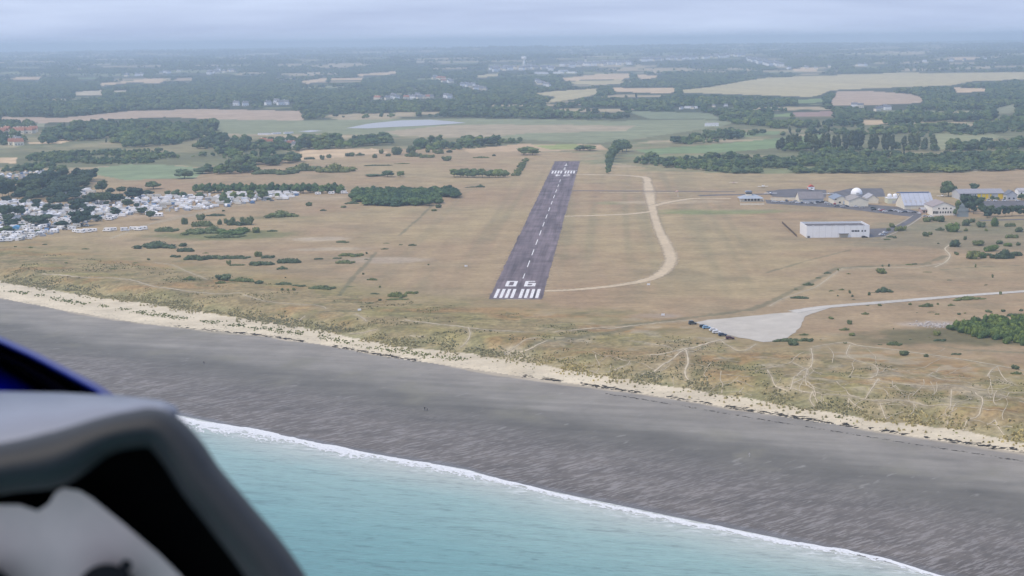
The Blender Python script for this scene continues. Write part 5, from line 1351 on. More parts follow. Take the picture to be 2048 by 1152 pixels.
row = sorted([(1556, 405, 'silver'), (1566, 404.5, 'white'), (1590, 403.5, 'silver'), (1596, 406.5, 'white'), (1615, 407.5, 'white'), (1660, 410, 'silver'), (1679, 411.5, 'white'), (1686, 414.5, 'silver'), (1712, 414, 'white'), (1724, 416, 'silver'), (1770, 424, 'white'), (1801, 425, 'white'), (1838, 428, 'white')] + [(1548, 404, 'white'), (1573, 402.5, 'dark blue'), (1583, 405.5, 'silver'), (1600, 403.5, 'white van'), (1603, 406.5, 'dark blue'), (1611, 404.5, 'black'), (1621, 404, 'white van'), (1622, 407, 'grey'), (1630, 408.5, 'silver'),
       (1636, 405.5, 'dark blue'), (1644, 405.5, 'black'), (1653, 407, 'white'), (1669, 409, 'red'), (1673, 413, 'grey'), (1693, 413.5, 'dark blue'), (1701, 412, 'silver'), (1746, 417, 'dark green'), (1747, 420.5, 'black'), (1758, 421, 'white'),
       (1764, 422, 'red'), (1780, 422.5, 'black'), (1787, 422, 'white'), (1795, 423, 'silver'), (1809, 425, 'dark blue'), (1816, 424.5, 'white'), (1827, 426, 'grey')])
for k, (a, b, c) in enumerate(row):
    p = G(a, b); p[2] += .07; car(p, .05 + (1.5 if k % 5 == 3 else 0) + (math.pi if k % 2 else 0), c, f'{c} {"car" if "van" not in c else "parked"}, {ORD[k]} from the left along the hangars'.replace('parked,', 'parked vehicle,'), 'cars along the hangars')
for a, b, c, l, rz in ((1763, 470.5, 'white', 'nearer white car beside the long white building', .5), (1770, 466.5, 'white', 'farther white car beside the long white building', .5), (1729, 475.8, 'black', 'black car parked tight against the long white building', 0),
                       (1978, 401.8, 'white van', 'white van left in the lot before the yellow panels', 0), (1991, 402.5, 'white', 'white car middle in the lot before the yellow panels', 0), (2009, 402.2, 'white van', 'white van right in the lot before the yellow panels', 0),
                       (2035, 402.4, 'white', 'white car by the grey house at the right edge', 0), (1851, 433.5, 'silver', 'silver car in front of the pinkish annex', 0), (1862, 434.5, 'white', 'white car in front of the cream gabled building', 0)):
    p = G(a, b); p[2] += .08; car(p, rz, c, l, 'cars near the buildings')

def plane(p, rz, body_c, trim_c, label, s=1.0):
    t = thing('light_plane', label, 'aircraft', (p[0], p[1], p[2] + .08), rz, (s, s, s)); A = mat('plane_' + body_c[0], body_c[1], 0.35, 0.5, 0.03); B = mat('plane_' + trim_c[0], trim_c[1], 0.35, 0.5, 0.03)
    m = MB(); m.tube([(3.1, 0, 1.25), (2.6, 0, 1.25), (1.2, 0, 1.35), (-.6, 0, 1.4), (-3.8, 0, 1.55), (-4.2, 0, 1.6)], [.22, .5, .62, .6, .2, .1], 12); m.obj('fuselage', A, t, smooth_=True)
    m = MB(); m.add([(1.2, -5.2, 1.0), (1.3, 0, .95), (1.2, 5.2, 1.0), (-.1, 5.2, 1.0), (-.3, 0, .95), (-.1, -5.2, 1.0), (1.2, -5.2, 1.14), (1.3, 0, 1.12), (1.2, 5.2, 1.14), (-.1, 5.2, 1.1), (-.3, 0, 1.08), (-.1, -5.2, 1.1)],
                    [(6, 7, 10, 11), (7, 8, 9, 10), (5, 4, 1, 0), (4, 3, 2, 1), (0, 1, 7, 6), (1, 2, 8, 7), (2, 3, 9, 8), (3, 4, 10, 9), (4, 5, 11, 10), (5, 0, 6, 11)]); m.obj('wing', A, t)
    m = MB(); m.box((-3.8, 0, 1.62), (.9, 3.0, .08)); m.obj('tailplane', B, t)
    m = MB(); m.extrude([(-3.2, 1.65), (-4.3, 1.65), (-4.4, 3.0), (-3.9, 3.0)], -.05, .05, 'y'); m.obj('fin', B, t)
    m = MB(); m.tube([(1.35, 0, 1.7), (.9, 0, 2.15), (-.3, 0, 2.2), (-1.2, 0, 1.75)], [.12, .42, .42, .15], 10); m.obj('canopy', GLASS, t, smooth_=True)
    m = MB(); m.box((3.15, 0, 1.25), (.05, .14, 1.9)); m.tube([(3.1, 0, 1.25), (3.4, 0, 1.25)], [.16, .03], 8); m.obj('propeller', B, t)
    for a, b in ((2.2, 0), (0, -1.3), (0, 1.3)): link('wheel', WHEEL, t, (a, b, .3)).scale = (.8, .8, .8)
W_ = ('white', (0.80, 0.81, 0.83)); R_ = ('red', (0.55, 0.07, 0.04))
plane(G(1526, 375), 1.7, W_, W_, 'white light aircraft on the grass beyond the apron', 1.0)
plane(G(1541, 389), 1.5, W_, ('blue', (0.1, 0.18, 0.45)), 'white and blue light aircraft on the apron right of the clubhouse', 1.15)
plane(G(1623, 381.5), 0.2, W_, R_, 'white aircraft with red tail behind the grey hangar', 1.0)
plane(G(1657, 390), 1.5, ('pale', (0.6, 0.63, 0.66)), W_, 'pale light aircraft between the grey and cream hangars', 1.0)
plane(G(1467, 367), 1.4, ('rose', (0.72, 0.62, 0.62)), R_, 'small pinkish white aircraft alone on the far grass', .8)
plane(G(1884, 394), 1.5, W_, W_, 'white aircraft by the right end of the big hangar', .9)
p = G(1623, 378.5); t = thing('striped_tent', 'red and white awning tent behind the grey hangar', 'tent', p); m = MB(); m.extrude([(-3, 0), (3, 0), (3, 2.4), (-3, 2.4)], 0, 4, 'y'); m.obj('wall', W_WHITE, t)
m = MB(); m.extrude([(-3.2, 2.42), (3.2, 2.42), (0, 4.4)], -.2, 4.2, 'y'); m.obj('roof', mat('red_canvas', (0.55, 0.10, 0.06), 0.9), t)
# windsock and marker boards
p = G(1356, 394); t = thing('windsock', 'red windsock on a thin mast beside the taxiway', 'windsock', p); m = MB(); m.tube([(0, 0, -.3), (0, 0, 6)], [.09, .06], 8); m.obj('mast', W_WHITE, t)
for k in range(5):
    m = MB(); m.tube([(-k * .55, 0, 5.7 - k * .14), (-(k + 1) * .55, 0, 5.7 - (k + 1) * .14)], [.42 - k * .05, .42 - (k + 1) * .05], 10, caps=False); m.obj('sleeve_band', mat('windsock_red', (0.6, 0.08, 0.05), 0.8) if k % 2 == 0 else W_WHITE, t)
for a, b, l in ((1297, 571, 'small white marker board beside the curve of the sandy track'), (719, 622, 'white post at the end of the dark line in the left dunes'), (932, 534, 'small pale marker on the grass left of the runway'), (1326, 632, 'white sign post at the left tip of the car park')):
    p = G(a, b); t = thing('marker_board', l, 'sign', p); m = MB(); m.bb(-.9, .9, -.05, .05, .3, 1.3); m.obj('board', W_WHITE, t); m = MB(); m.bb(-.7, -.6, .06, .16, -.3, 1.2); m.bb(.6, .7, .06, .16, -.3, 1.2); m.obj('legs_frame', MET, t)

# ================================================================== CAMPSITE
CW = mat('caravan_white', (0.86, 0.86, 0.87), 0.4, 0.4, 0.06, 0.8); CC = mat('caravan_cream', (0.66, 0.64, 0.58), 0.4, 0.4, 0.08, 0.8); CG = mat('awning_grey', (0.36, 0.38, 0.42), 0.9, 0.1, 0.15, 0.8); CB = mat('awning_blue', (0.12, 0.20, 0.36), 0.9, 0.1, 0.15, 0.8)
def caravan_me(body):
    m = MB(); m.extrude([(-2.9, .55), (2.9, .55), (3.1, 1.5), (2.75, 2.45), (2.3, 2.6), (-2.4, 2.6), (-2.8, 2.4), (-3.1, 1.4)], -1.12, 1.12, 'y'); return m.mesh('body', [body])
def caravan_win():
    m = MB()
    for sy in (-1.15, 1.13): m.bb(-2.3, -1.0, sy, sy + .02, 1.45, 2.05); m.bb(.6, 2.0, sy, sy + .02, 1.45, 2.05)
    m.box((3.0, 0, 1.85), (.16, 1.6, .6)); return m.mesh('window', [GLASS])
def motor_me(body):
    m = MB(); m.extrude([(-3.4, .5), (3.3, .5), (3.4, 1.1), (2.5, 1.35), (2.0, 2.0), (2.3, 2.5), (1.9, 2.95), (-3.3, 3.0), (-3.4, 2.8)], -1.12, 1.12, 'y'); return m.mesh('body', [body])
SIDE_W = {L_: MB().bb(-L_ / 2, L_ / 2, -.01, .01, 0, .65).mesh('window', [GLASS]) for L_ in (1.4, .8)}
SCREEN_W = MB().add([(2.52, -.95, 1.4), (2.52, .95, 1.4), (2.06, .95, 1.98), (2.06, -.95, 1.98)], [(0, 1, 2, 3)]).mesh('windscreen', [GLASS])
CAR_B = [caravan_me(CW), caravan_me(CC)]; CAR_W = caravan_win(); MOT_B = [motor_me(CW), motor_me(CC)]
AWN = [MB().extrude([(-2.3, 0), (2.3, 0), (2.3, 1.9), (-2.3, 1.9)], -3.7, -1.14, 'y').mesh('awning', [c]) for c in (CG, CB, CW)]
TNT = [MB().extrude([(-2.2, 0), (2.2, 0), (1.6, 1.3), (0, 1.9), (-1.6, 1.3)], -1.7, 1.7, 'y').mesh('tent', [c]) for c in (CG, CB, mat('tent_green', (0.12, 0.17, 0.10), 0.9), W_WHITE, mat('tent_cream', (0.55, 0.5, 0.4), .9))]
TNN = ['grey', 'blue', 'green', 'white', 'cream']
RC = random.Random(11)
def where_in(p):
    d = p[1]; q = p[0] / p[1]
    return f"{'nearest' if d < 1130 else 'near' if d < 1200 else 'middle' if d < 1290 else 'far' if d < 1380 else 'farthest'} rows, {'left edge' if q < -.325 else 'left part' if q < -.295 else 'centre' if q < -.25 else 'right part' if q < -.20 else 'right tip'} of the campsite"
def caravan(p, rz, parts=True, awn=None, label=None, k=0):
    t = thing('caravan', label or f"{'cream' if k else 'white'} caravan {'without awning' if awn is None else ('with grey awning', 'with blue awning', 'with white awning')[awn]}, {where_in(p)}", 'caravan', p, rz, (1, 1, 1), 'caravans crowded in the campsite')
    link('body', CAR_B[k], t)
    if parts:
        link('window', CAR_W, t); link('wheel', WHEEL, t, (0, 1.0, .32)); link('wheel', WHEEL, t, (0, -1.0, .32))
    if awn is not None: link('awning', AWN[awn], t)
def motorhome(p, rz, parts=True, k=0, label=None):
    t = thing('motorhome', label or f"{'cream' if k else 'white'} motorhome in the {where_in(p)}", 'motorhome', p, rz, (1, 1, 1), 'motorhomes in the campsite')
    link('body', MOT_B[k], t)
    if parts:
        link('windscreen', SCREEN_W, t)
        for sy in (-1.14, 1.14): link('window', SIDE_W[1.4], t, (-1.9, sy, 1.62)); link('window', SIDE_W[.8], t, (1.6, sy, 1.42))
        for a in (-1.9, 2.2): link('wheel', WHEEL, t, (a, 1.0, .32)); link('wheel', WHEEL, t, (a, -1.0, .32))
def tent(p, rz, k):
    o = link('tent', TNT[k]); o.location = p; o.rotation_euler = (0, 0, rz); tag(o, f'{TNN[k]} tent pitched in the {where_in(p)}', 'tent', f'{TNN[k]} tents in the campsite')
CAMPSITE = [[(-20, 402), (60, 404), (150, 412), (255, 397), (300, 391), (400, 394), (480, 386), (592, 383), (598, 393), (560, 402), (490, 409), (430, 417), (400, 421), (345, 423), (255, 430), (215, 444), (165, 456), (100, 470), (40, 482), (-20, 490)],
        [(-5, 349), (60, 343), (100, 341), (102, 348), (45, 362), (0, 364)], [(95, 384), (180, 377), (185, 384), (160, 396), (100, 395)], [(150, 384), (185, 382), (190, 390), (150, 395)]]
cnt = {'caravan': 0, 'motorhome': 0, 'tent': 0, 'car': 0}
sites = []
for k, px in enumerate(CAMPSITE):
    W = GW(px); x0, y0 = W.min(0); x1, y1 = W.max(0); y = y0 + 1
    while y < y1:
        x = x0 + RC.uniform(0, 4)
        while x < x1:
            sites.append((x, y + RC.uniform(-1.2, 1.2), k)); x += RC.choice((5.8, 7.2, 7.8, 8.6, 9.5))
        y += 7.6 if RC.random() < .7 else 11.5
CAMPW = [GW(px) for px in CAMPSITE]
sites = [s for s in sites if inside(CAMPW[s[2]], np.array([s[0]]), np.array([s[1]]))[0]]
clear = [(G(215, 446), 14), (G(60, 440), 16), (G(205, 450), 12)]
sites.sort(key=lambda s: s[1])
print('camp sites', len(sites))
for i, (x, y, k) in enumerate(sites):
    if any((x - c[0]) ** 2 + (y - c[1]) ** 2 < r_ * r_ for c, r_ in clear) or RC.random() < .06: continue
    p = (x, y, float(height(x, y)) + .02); rz = RC.choice((0, math.pi)) + RC.uniform(-.22, .22) + (math.pi / 2 if RC.random() < .16 else 0); u = RC.random(); near = y < 1230
    if u < .50 and cnt['caravan'] < 285: caravan(p, rz, near, RC.choice((None, None, 0, 0, 1, 2)), None, RC.random() < .25); cnt['caravan'] += 1
    elif u < .66 and cnt['motorhome'] < 140: motorhome(p, rz, near, RC.random() < .3); cnt['motorhome'] += 1
    elif u < .80: tent(p, rz, RC.choice((0, 0, 1, 2, 3, 3, 4))); cnt['tent'] += 1
    elif cnt['car'] < 110:
        cc = RC.choice(('white', 'silver', 'silver', 'grey', 'dark blue', 'black', 'light blue', 'white van')); car(p, rz, cc, f'{cc.replace(" van", "")} {"van" if "van" in cc else "car"} parked in the {where_in(p)}', f'{cc} vehicles in the campsite'); cnt['car'] += 1
print(cnt)
# the last row at the beach end of the site, and the two long mobile homes
for i, a in enumerate((152, 162, 174, 186, 200, 214, 226, 250, 258, 266, 276, 286)):
    if i in (4, 8): continue
    p = G(a, 465 - (a - 152) * .045 + (i * 5 % 3) * .8); (motorhome if i % 3 else caravan)(p, RC.choice((0, math.pi)) + RC.uniform(-.5, .5), True, label=f'white {"motorhome" if i % 3 else "caravan"}, {ORD[i]} from the left in the row nearest the beach')
MH = MB().extrude([(-2, .3), (2, .3), (2, 2.7), (0, 3.3), (-2, 2.7)], -5, 5, 'y').mesh('body', [CW]); MW = MB().bb(-2.05, -2.0, 0, 1.5, 1.2, 2.2).mesh('window', [GLASS])
for a, b, l in ((303, 429.5, 'upper of two long white mobile homes on the bare ground'), (314, 433, 'lower of two long white mobile homes on the bare ground')):
    t = thing('mobile_home', l, 'mobile home', G(a, b), math.pi / 2 + .05); link('body', MH, t)
    for c_ in (-3.6, -.6, 2.2): link('window', MW, t, (0, c_, 0))
for a, b, l in ((590, 389, 'lone white motorhome at the right tip of the campsite'), (636, 389.5, 'left white caravan by the dark tree row'), (663, 388.5, 'small white caravan middle by the dark tree row'), (689, 387.5, 'large white motorhome beside the grove')):
    (motorhome if 'motorhome' in l else caravan)(G(a, b), .05, True, label=l)
p = G(33, 458); o = link('gazebo_tent', MB().extrude([(-3, 0), (3, 0), (2.4, 2), (0, 3.2), (-2.4, 2)], -2.5, 2.5, 'y').mesh('tent', [mat('bright_blue_canvas', (0.10, 0.34, 0.62), 0.8)])); o.location = p
tag(o, 'bright blue tent among the pines at the left edge', 'tent')
p = G(45, 474); car(p, .1, 'red', 'red car at the lower left of the campsite', 'cars near the buildings')


# ================================================================== SMALL GROUND COVER
def tufts(name, P, hgt, material, seed, wide=1.0):
    r = np.random.default_rng(seed); n = len(P); zz = height(P[:, 0], P[:, 1]) - 0.05; V, F = [], []
    h = np.asarray(hgt); blades = 5
    for k in range(blades):
        a = r.uniform(0, 6.28, n); s = h * wide * r.uniform(.35, .75, n); lean = h * r.uniform(-.5, .5, n)
        ca, sa = np.cos(a), np.sin(a)
        p0 = np.stack([P[:, 0] - ca * s, P[:, 1] - sa * s, zz], 1); p1 = np.stack([P[:, 0] + ca * s, P[:, 1] + sa * s, zz], 1)
        p2 = np.stack([P[:, 0] + ca * s * .5 - sa * lean, P[:, 1] + sa * s * .5 + ca * lean, zz + h * r.uniform(.6, 1, n)], 1)
        p3 = np.stack([P[:, 0] - ca * s * .6 - sa * lean, P[:, 1] - sa * s * .6 + ca * lean, zz + h * r.uniform(.6, 1, n)], 1)
        V.append(np.stack([p0, p1, p2, p3], 1))
    V = np.stack(V, 1).reshape(-1, 3); F = np.arange(len(V)).reshape(-1, 4)
    me = mesh_from(name, V, F, [material]); add_attr(me, 'leaf', np.repeat(r.random(n * blades), 4))
    return tag(link(name, me), kind='stuff')
M_MARRAM = foliage('marram_blades', (0.47, 0.42, 0.25), 0.22)
M_MARRAM2 = foliage('green_dune_plants', (0.22, 0.25, 0.11), 0.35)
M_TUSS = foliage('dune_tussock_blades', (0.27, 0.26, 0.12), 0.4)
M_WRACK = mat('dried_seaweed', (0.050, 0.045, 0.038), 0.95, 0.1, 0.3, 1.0)
r = np.random.default_rng(8)
def along(x0, x1, n, fy, spread, off=0):
    x = r.uniform(x0, x1, n); return np.stack([x, fy(x) + off + r.normal(0, spread, n)], 1)
xa, xb = -330, 230
P = along(xa, xb, 6500, y_toe, 5.5, 5); k = fbm(P[:, 0] / 10, P[:, 1] / 10, 201, 3) > .46; P = P[k]
tufts('marram_tufts', P, r.uniform(.5, 1.1, len(P)), M_MARRAM, 1)
x = r.uniform(xa, xb, 15000); P = np.stack([x, y_toe(x) + 8 + 90 * r.random(15000) ** 1.5], 1); k = fbm(P[:, 0] / 16, P[:, 1] / 11, 202, 4) > .60; P = P[k]
for pts, w, kk in PATHS_W: P = P[dist_line(pts, P[:, 0], P[:, 1], 20) > w * .5 + .6]
tufts('dune_tussocks', P, r.uniform(.25, .6, len(P)), M_TUSS, 2, 1.1)
P = along(xa, -20, 1500, lambda x: y_toe(x) * .5 + y_wet(x) * .5, 2.6, 1.5); k = fbm(P[:, 0] / 7, P[:, 1] / 7, 203, 2) > .45; P = P[k]
tufts('sea_rocket_tufts', P, r.uniform(.3, .7, len(P)), M_MARRAM2, 3, 1.4)
P = along(-20, xb, 110, lambda x: y_toe(x) * .7 + y_wet(x) * .3, 3.0, 1.0); tufts('sparse_beach_tufts', P, r.uniform(.3, .6, len(P)), M_MARRAM2, 4, 1.4)
def wrack(P, size, seed):
    r_ = np.random.default_rng(seed); V, F, o = [], [], 0
    zz = height(P[:, 0], P[:, 1])
    for (x, y), zq, s in zip(P, zz, size):
        v = ICO1_V * (1 + (r_.random((42 if len(ICO1_V) == 42 else len(ICO1_V), 1)) - .5) * .7) * np.array([s * r_.uniform(1, 3.0), s * r_.uniform(.5, .9), s * .28]); a = r_.normal(0, .3) - .22
        v = np.stack([v[:, 0] * math.cos(a) - v[:, 1] * math.sin(a) + x, v[:, 0] * math.sin(a) + v[:, 1] * math.cos(a) + y, v[:, 2] + zq], 1); V.append(v); F.append(ICO1_F + o); o += len(v)
    return tag(link('seaweed', mesh_from('seaweed', np.concatenate(V), np.concatenate(F), [M_WRACK])), kind='stuff')
P = along(-235, xb, 1500, lambda x: y_wet(x) + 2.5, 1.1, 0); k = (fbm(P[:, 0] / 12, P[:, 0] * 0, 204, 3) > .43) & (P[:, 0] > -190 + 60 * r.random(len(P))); P = P[k]
wrack(P, r.uniform(.22, .75, len(P)), 5)
P = along(40, xb, 300, lambda x: y_wet(x) - 7 - 4 * (x / 180), .35, 0); wrack(P, r.uniform(.2, .42, len(P)), 6)
P = along(xa, xb, 420, lambda x: y_wet(x) + 6, 3.0, 0); wrack(P, r.uniform(.10, .28, len(P)), 7)
# pale rubble in the sand pit
p = G(1870, 650); q = np.stack([p[0] + r.normal(0, 5, 150), p[1] + r.normal(0, 4, 150)], 1); V, F, o = [], [], 0
for x, y in q:
    s = r.uniform(.25, .8); v = ICO1_V * (1 + (r.random((len(ICO1_V), 1)) - .5) * .6) * [s, s * .8, s * .6] + [x, y, float(height(x, y)) + s * .2]; V.append(v); F.append(ICO1_F + o); o += len(v)
tag(link('rubble', mesh_from('rubble', np.concatenate(V), np.concatenate(F), [mat('pale_stone', (0.50, 0.46, 0.43), .9, .1, .25, 1.5)])), kind='stuff')

# ================================================================== PEOPLE ON THE SAND
def person(px, py, label, top, legs, rz=0.0, stride=0.25, s=1.0):
    p = G(px, py); me = bpy.data.meshes.new('person')
    J = [(0, 0, .95, .15), (0, 0, 1.18, .14), (0, .01, 1.38, .17), (0, .02, 1.52, .06), (0, .03, 1.68, .105), (.10, stride * .5, .52, .07), (.10, stride, .06, .05), (.10, stride + .16, .03, .04), (-.10, -stride * .3, .52, .07),
         (-.10, -stride, .08, .05), (-.10, -stride + .15, .03, .04), (.24, 0, 1.36, .06), (.29, -.06, 1.08, .045), (.28, .10, .84, .035), (-.24, 0, 1.36, .06), (-.29, .08, 1.08, .045), (-.27, .2, .86, .035)]
    E = [(0, 1), (1, 2), (2, 3), (3, 4), (0, 5), (5, 6), (6, 7), (0, 8), (8, 9), (9, 10), (2, 11), (11, 12), (12, 13), (2, 14), (14, 15), (15, 16)]
    me.from_pydata([j[:3] for j in J], E, []); me.update()
    o = link('person', me); sk = o.modifiers.new('skin', 'SKIN'); o.modifiers.new('sub', 'SUBSURF').levels = 1; o.modifiers['sub'].render_levels = 1
    for v, j in zip(me.skin_vertices[0].data, J): v.radius = (j[3], j[3])
    me.skin_vertices[0].data[0].use_root = True
    dg = bpy.context.evaluated_depsgraph_get(); dg.update(); nm = bpy.data.meshes.new_from_object(o.evaluated_get(dg)); o.modifiers.clear(); o.data = nm
    for mm in (mat('cloth_' + top[0], top[1], .9), mat('cloth_' + legs[0], legs[1], .9), mat('skin', (0.5, 0.32, 0.24), .6), mat('dark_hair', (0.04, 0.03, 0.025), .8)): nm.materials.append(mm)
    for f in nm.polygons:
        c = f.center; f.material_index = 3 if c.z > 1.70 else 2 if c.z > 1.50 or (abs(c.x) > .2 and c.z < .98) else 0 if c.z > .95 else 1
    o.location = p; o.rotation_euler = (0, 0, rz); o.scale = (s, s, s); tag(o, label, 'person')
DK, GR, PL = ('dark', (0.03, 0.032, 0.04)), ('grey', (0.16, 0.16, 0.18)), ('pale', (0.62, 0.6, 0.58))
person(849.5, 821, 'person in dark clothes walking on the wet sand, left of a pair', DK, DK, 2.6, .25, 1.05)
person(854.5, 822, 'person in grey clothes walking on the wet sand, right of a pair', GR, DK, 2.6, .2, .95)
person(408, 729, 'lone person in dark clothes on the wet sand at the left', DK, GR, -.4)
person(1499, 914, 'person in pale clothes alone on the wet sand at the right', PL, PL, .8)

# ================================================================== THE AIRCRAFT WE LOOK OUT OF
def cw(px, py, zc):
    return Vector(CAMP + (FWD + RGT * ((px - IW / 2) / FPX) + UPV * ((IH / 2 - py) / FPX)) * zc)
def mm_mat(name, c, rough, spec, coat=0.0, grain=0.0, scale=900):
    t = NT(name); n = t.noise(t.pos(obj=True), scale, 3)
    t.base(t.mix(c, t.ramp(n, [(0.3, 1 - grain), (0.7, 1 + grain)]), 1.0, 'MULTIPLY'), rough, spec); t.b.inputs['Coat Weight'].default_value = coat
    if grain: t.bump(n, .25, .0008)
    return t.m
VINYL = mm_mat('grey_padded_vinyl', (0.030, 0.033, 0.036), 0.6, 0.25, 0, .08)
VOID = mm_mat('hood_shade_black', (0.006, 0.006, 0.006), 1.0, 0.0)  # black that stands in for the shade under the hood
BLUE = mm_mat('blue_gloss_paint', (0.002, 0.014, 0.20), 0.4, 0.3, .1)
BREFL = mm_mat('nose_reflection_black', (0.001, 0.001, 0.004), 0.9, 0.02)  # dark reflection in the blue nose, painted matte black
PANEL = mm_mat('white_panel_paint', (0.84, 0.70, 0.61), 0.55, 0.3, 0, .12, 22)
GAUGE = mm_mat('black_gauge_plastic', (0.008, 0.008, 0.009), 0.6, 0.2)
ac = thing('light_aircraft', 'grey cockpit hood, white instrument panel and blue nose of the aircraft we sit in', 'aircraft', tuple(cw(0, 1400, .8)))
bpy.context.view_layer.update()
INV = ac.matrix_world.inverted()
def acobj(name, V, F, material, smooth_=True, parent=None):
    o = link(name, mesh_from(name, [INV @ Vector(v) for v in V], F, [material], smooth_=smooth_), parent or ac); return o
def sweep(path, prof, zc, sub=10):
    """path: (px, py, half-thickness px) of the roll's centre; profile runs round it, toward us and away."""
    P = np.array([(a, b) for a, b, _ in path], float); Hf = np.array([c for *_, c in path], float)
    t_ = np.linspace(0, len(P) - 1, (len(P) - 1) * sub + 1); i = np.minimum(t_.astype(int), len(P) - 2); f = t_ - i
    def cm(A):
        A = np.vstack([2 * A[0] - A[1], A, 2 * A[-1] - A[-2]]); a, b, c, d = A[i], A[i + 1], A[i + 2], A[i + 3]; s = f[:, None]
        return .5 * (2 * b + (c - a) * s + (2 * a - 5 * b + 4 * c - d) * s ** 2 + (3 * b - a - 3 * c + d) * s ** 3)
    C_ = cm(P); h_ = cm(Hf[:, None])[:, 0]; T_ = np.gradient(C_, axis=0); T_ /= np.linalg.norm(T_, axis=1)[:, None]; N_2 = np.stack([T_[:, 1], -T_[:, 0]], 1)
    V = []; n = len(prof)
    for c, h_k, nn in zip(C_, h_, N_2):
        for u, v in prof: V.append(cw(c[0] + nn[0] * u * h_k, c[1] + nn[1] * u * h_k, zc + v))
    F = [(k * n + j, k * n + (j + 1) % n, (k + 1) * n + (j + 1) % n, (k + 1) * n + j) for k in range(len(C_) - 1) for j in range(n)]
    F += [tuple(range(n))[::-1], tuple((len(C_) - 1) * n + j for j in range(n))]
    return V, F
# hood: a flat shelf over a padded front that turns down at its right end
HTOP = mm_mat('sky_lit_hood_top', (0.215, 0.235, 0.285), 0.42, 0.4, 0, .06)  # paler than the front: light from the sky painted into the colour
back = [(-460, 778), (-200, 780), (0, 783), (120, 785), (240, 791), (320, 800), (352, 812)]
frnt = [(-460, 965), (-200, 925), (0, 893), (120, 866), (240, 836), (318, 818), (356, 820)]
V = []; nb = len(back)
for row, zc, dy in ((back, .98, 0), (frnt, .715, 0), (back, .98, 14), (frnt, .715, 14)): V += [cw(a, b + dy, zc) for a, b in row]
F = [(k, k + 1, nb + k + 1, nb + k) for k in range(nb - 1)] + [(2 * nb + k, 3 * nb + k, 3 * nb + k + 1, 2 * nb + k + 1) for k in range(nb - 1)]
F += [(k + 1, k, 2 * nb + k, 2 * nb + k + 1) for k in range(nb - 1)] + [(nb + k, nb + k + 1, 3 * nb + k + 1, 3 * nb + k) for k in range(nb - 1)] + [(0, nb, 3 * nb, 2 * nb), (nb - 1, 3 * nb - 1, 4 * nb - 1, 2 * nb - 1)]
acobj('hood_top', V, F, HTOP, True)
roll = [(1.0, .16), (1.0, .05), (.97, .015), (.86, -.006), (.6, -.018), (.2, -.024), (-.2, -.024), (-.6, -.016), (-.86, -.002), (-.98, .02), (-.9, .045), (-.3, .06), (.4, .12)]
hood_path = [(-460, 1010, 60), (-200, 972, 58), (0, 938, 52), (110, 918, 56), (200, 876, 40), (262, 860, 38), (318, 860, 42), (364, 905, 45), (402, 962, 46), (462, 1036, 48), (542, 1140, 52), (618, 1275, 58), (690, 1420, 62)]
V, F = sweep(hood_path, roll, .70); hood = acobj('hood_front', V, F, VINYL)
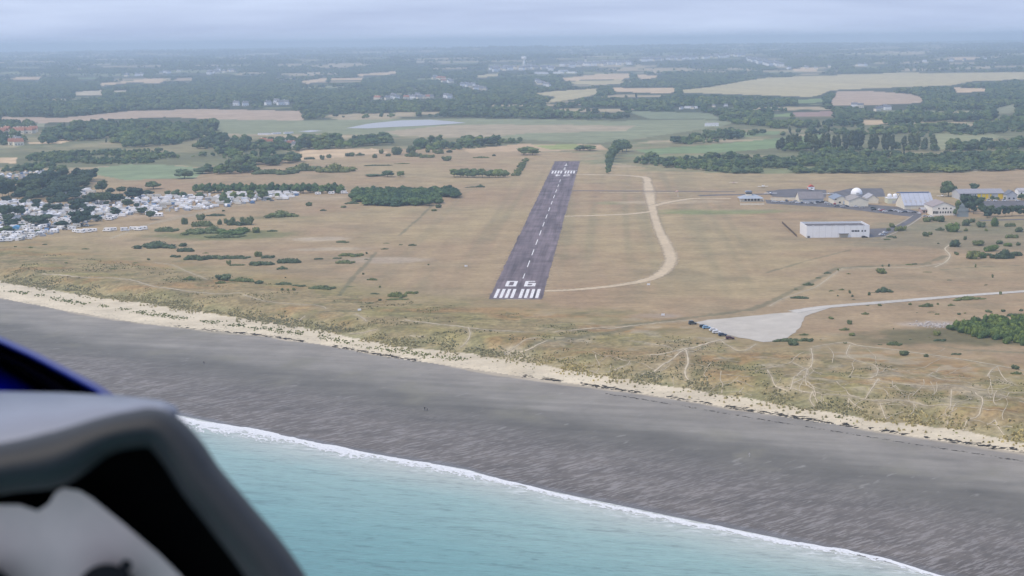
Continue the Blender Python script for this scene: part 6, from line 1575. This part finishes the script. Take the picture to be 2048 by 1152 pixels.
# shade below the hood, put in as a black plate
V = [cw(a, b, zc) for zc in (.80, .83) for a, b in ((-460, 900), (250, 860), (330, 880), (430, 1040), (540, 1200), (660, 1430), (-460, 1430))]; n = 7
acobj('recess_shade', V, [tuple(range(n))[::-1], tuple(range(n, 2 * n))] + [(j, (j + 1) % n, n + (j + 1) % n, n + j) for j in range(n)], VOID, False)
V = [cw(a, b, zc) for zc in (.765, .775) for a, b in ((-460, 1005), (40, 1010), (75, 1022), (97, 1008), (112, 984), (127, 976), (160, 982), (184, 997), (250, 1050), (318, 1108), (362, 1152), (440, 1290), (500, 1430), (-460, 1430))]; n = 14
pn = acobj('instrument_panel', V, [tuple(range(n))[::-1], tuple(range(n, 2 * n))] + [(j, (j + 1) % n, n + (j + 1) % n, n + j) for j in range(n)], PANEL, False)
def disc(cx, cy, rpx, z0, z1, m, name, par, n=28):
    V = [cw(cx + rpx * math.cos(2 * math.pi * k / n), cy + rpx * math.sin(2 * math.pi * k / n), zc) for zc in (z0, z1) for k in range(n)]
    acobj(name, V, [tuple(range(n)), tuple(range(n, 2 * n))[::-1]] + [(j, n + j, n + (j + 1) % n, (j + 1) % n) for j in range(n)], m, False, par)
disc(214, 1192, 64, .742, .764, GAUGE, 'gauge', pn); disc(252, 1131, 12, .728, .741, GAUGE, 'knob', pn); disc(-40, 1210, 80, .742, .764, GAUGE, 'gauge', pn)
# blue nose ahead of the windscreen, its dark reflection painted as a band
def band(c0, c1, name, m, zc, off=0.0):
    """ruled shell between two edge curves given in photo pixels"""
    K = 24; V = []
    for k in range(K + 1):
        s = k / K
        a = np.array([np.interp(s, np.linspace(0, 1, len(c0)), [q[i] for q in c0]) for i in (0, 1)]); b = np.array([np.interp(s, np.linspace(0, 1, len(c1)), [q[i] for q in c1]) for i in (0, 1)])
        for j in range(9):
            f = j / 8; q = a * (1 - f) + b * f; V.append(cw(q[0], q[1], zc - .10 * math.sin(f * math.pi) + off))
    F = [(k * 9 + j, k * 9 + j + 1, (k + 1) * 9 + j + 1, (k + 1) * 9 + j) for k in range(K) for j in range(8)]
    o = acobj(name, V, F, m); sd = o.modifiers.new('thick', 'SOLIDIFY'); sd.thickness = .001; return o
edge0 = [(-300, 590), (-120, 632), (0, 672), (70, 702), (140, 738), (205, 772), (252, 806), (300, 850)]
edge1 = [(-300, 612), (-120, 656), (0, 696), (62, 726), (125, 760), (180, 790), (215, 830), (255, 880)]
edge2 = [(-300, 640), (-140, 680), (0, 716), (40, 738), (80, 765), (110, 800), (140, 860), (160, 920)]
edge3 = [(-300, 940), (-140, 940), (-60, 940), (-20, 940), (20, 940), (60, 940), (110, 940), (140, 945)]
band(edge0, edge1, 'blue_nose_rim', BLUE, 1.30); band(edge1, edge2, 'painted_reflection', BREFL, 1.30); band(edge2, edge3, 'blue_nose_side', mm_mat('deep_blue_paint', (0.001, 0.010, 0.5), 0.5, 0.1), 1.30)
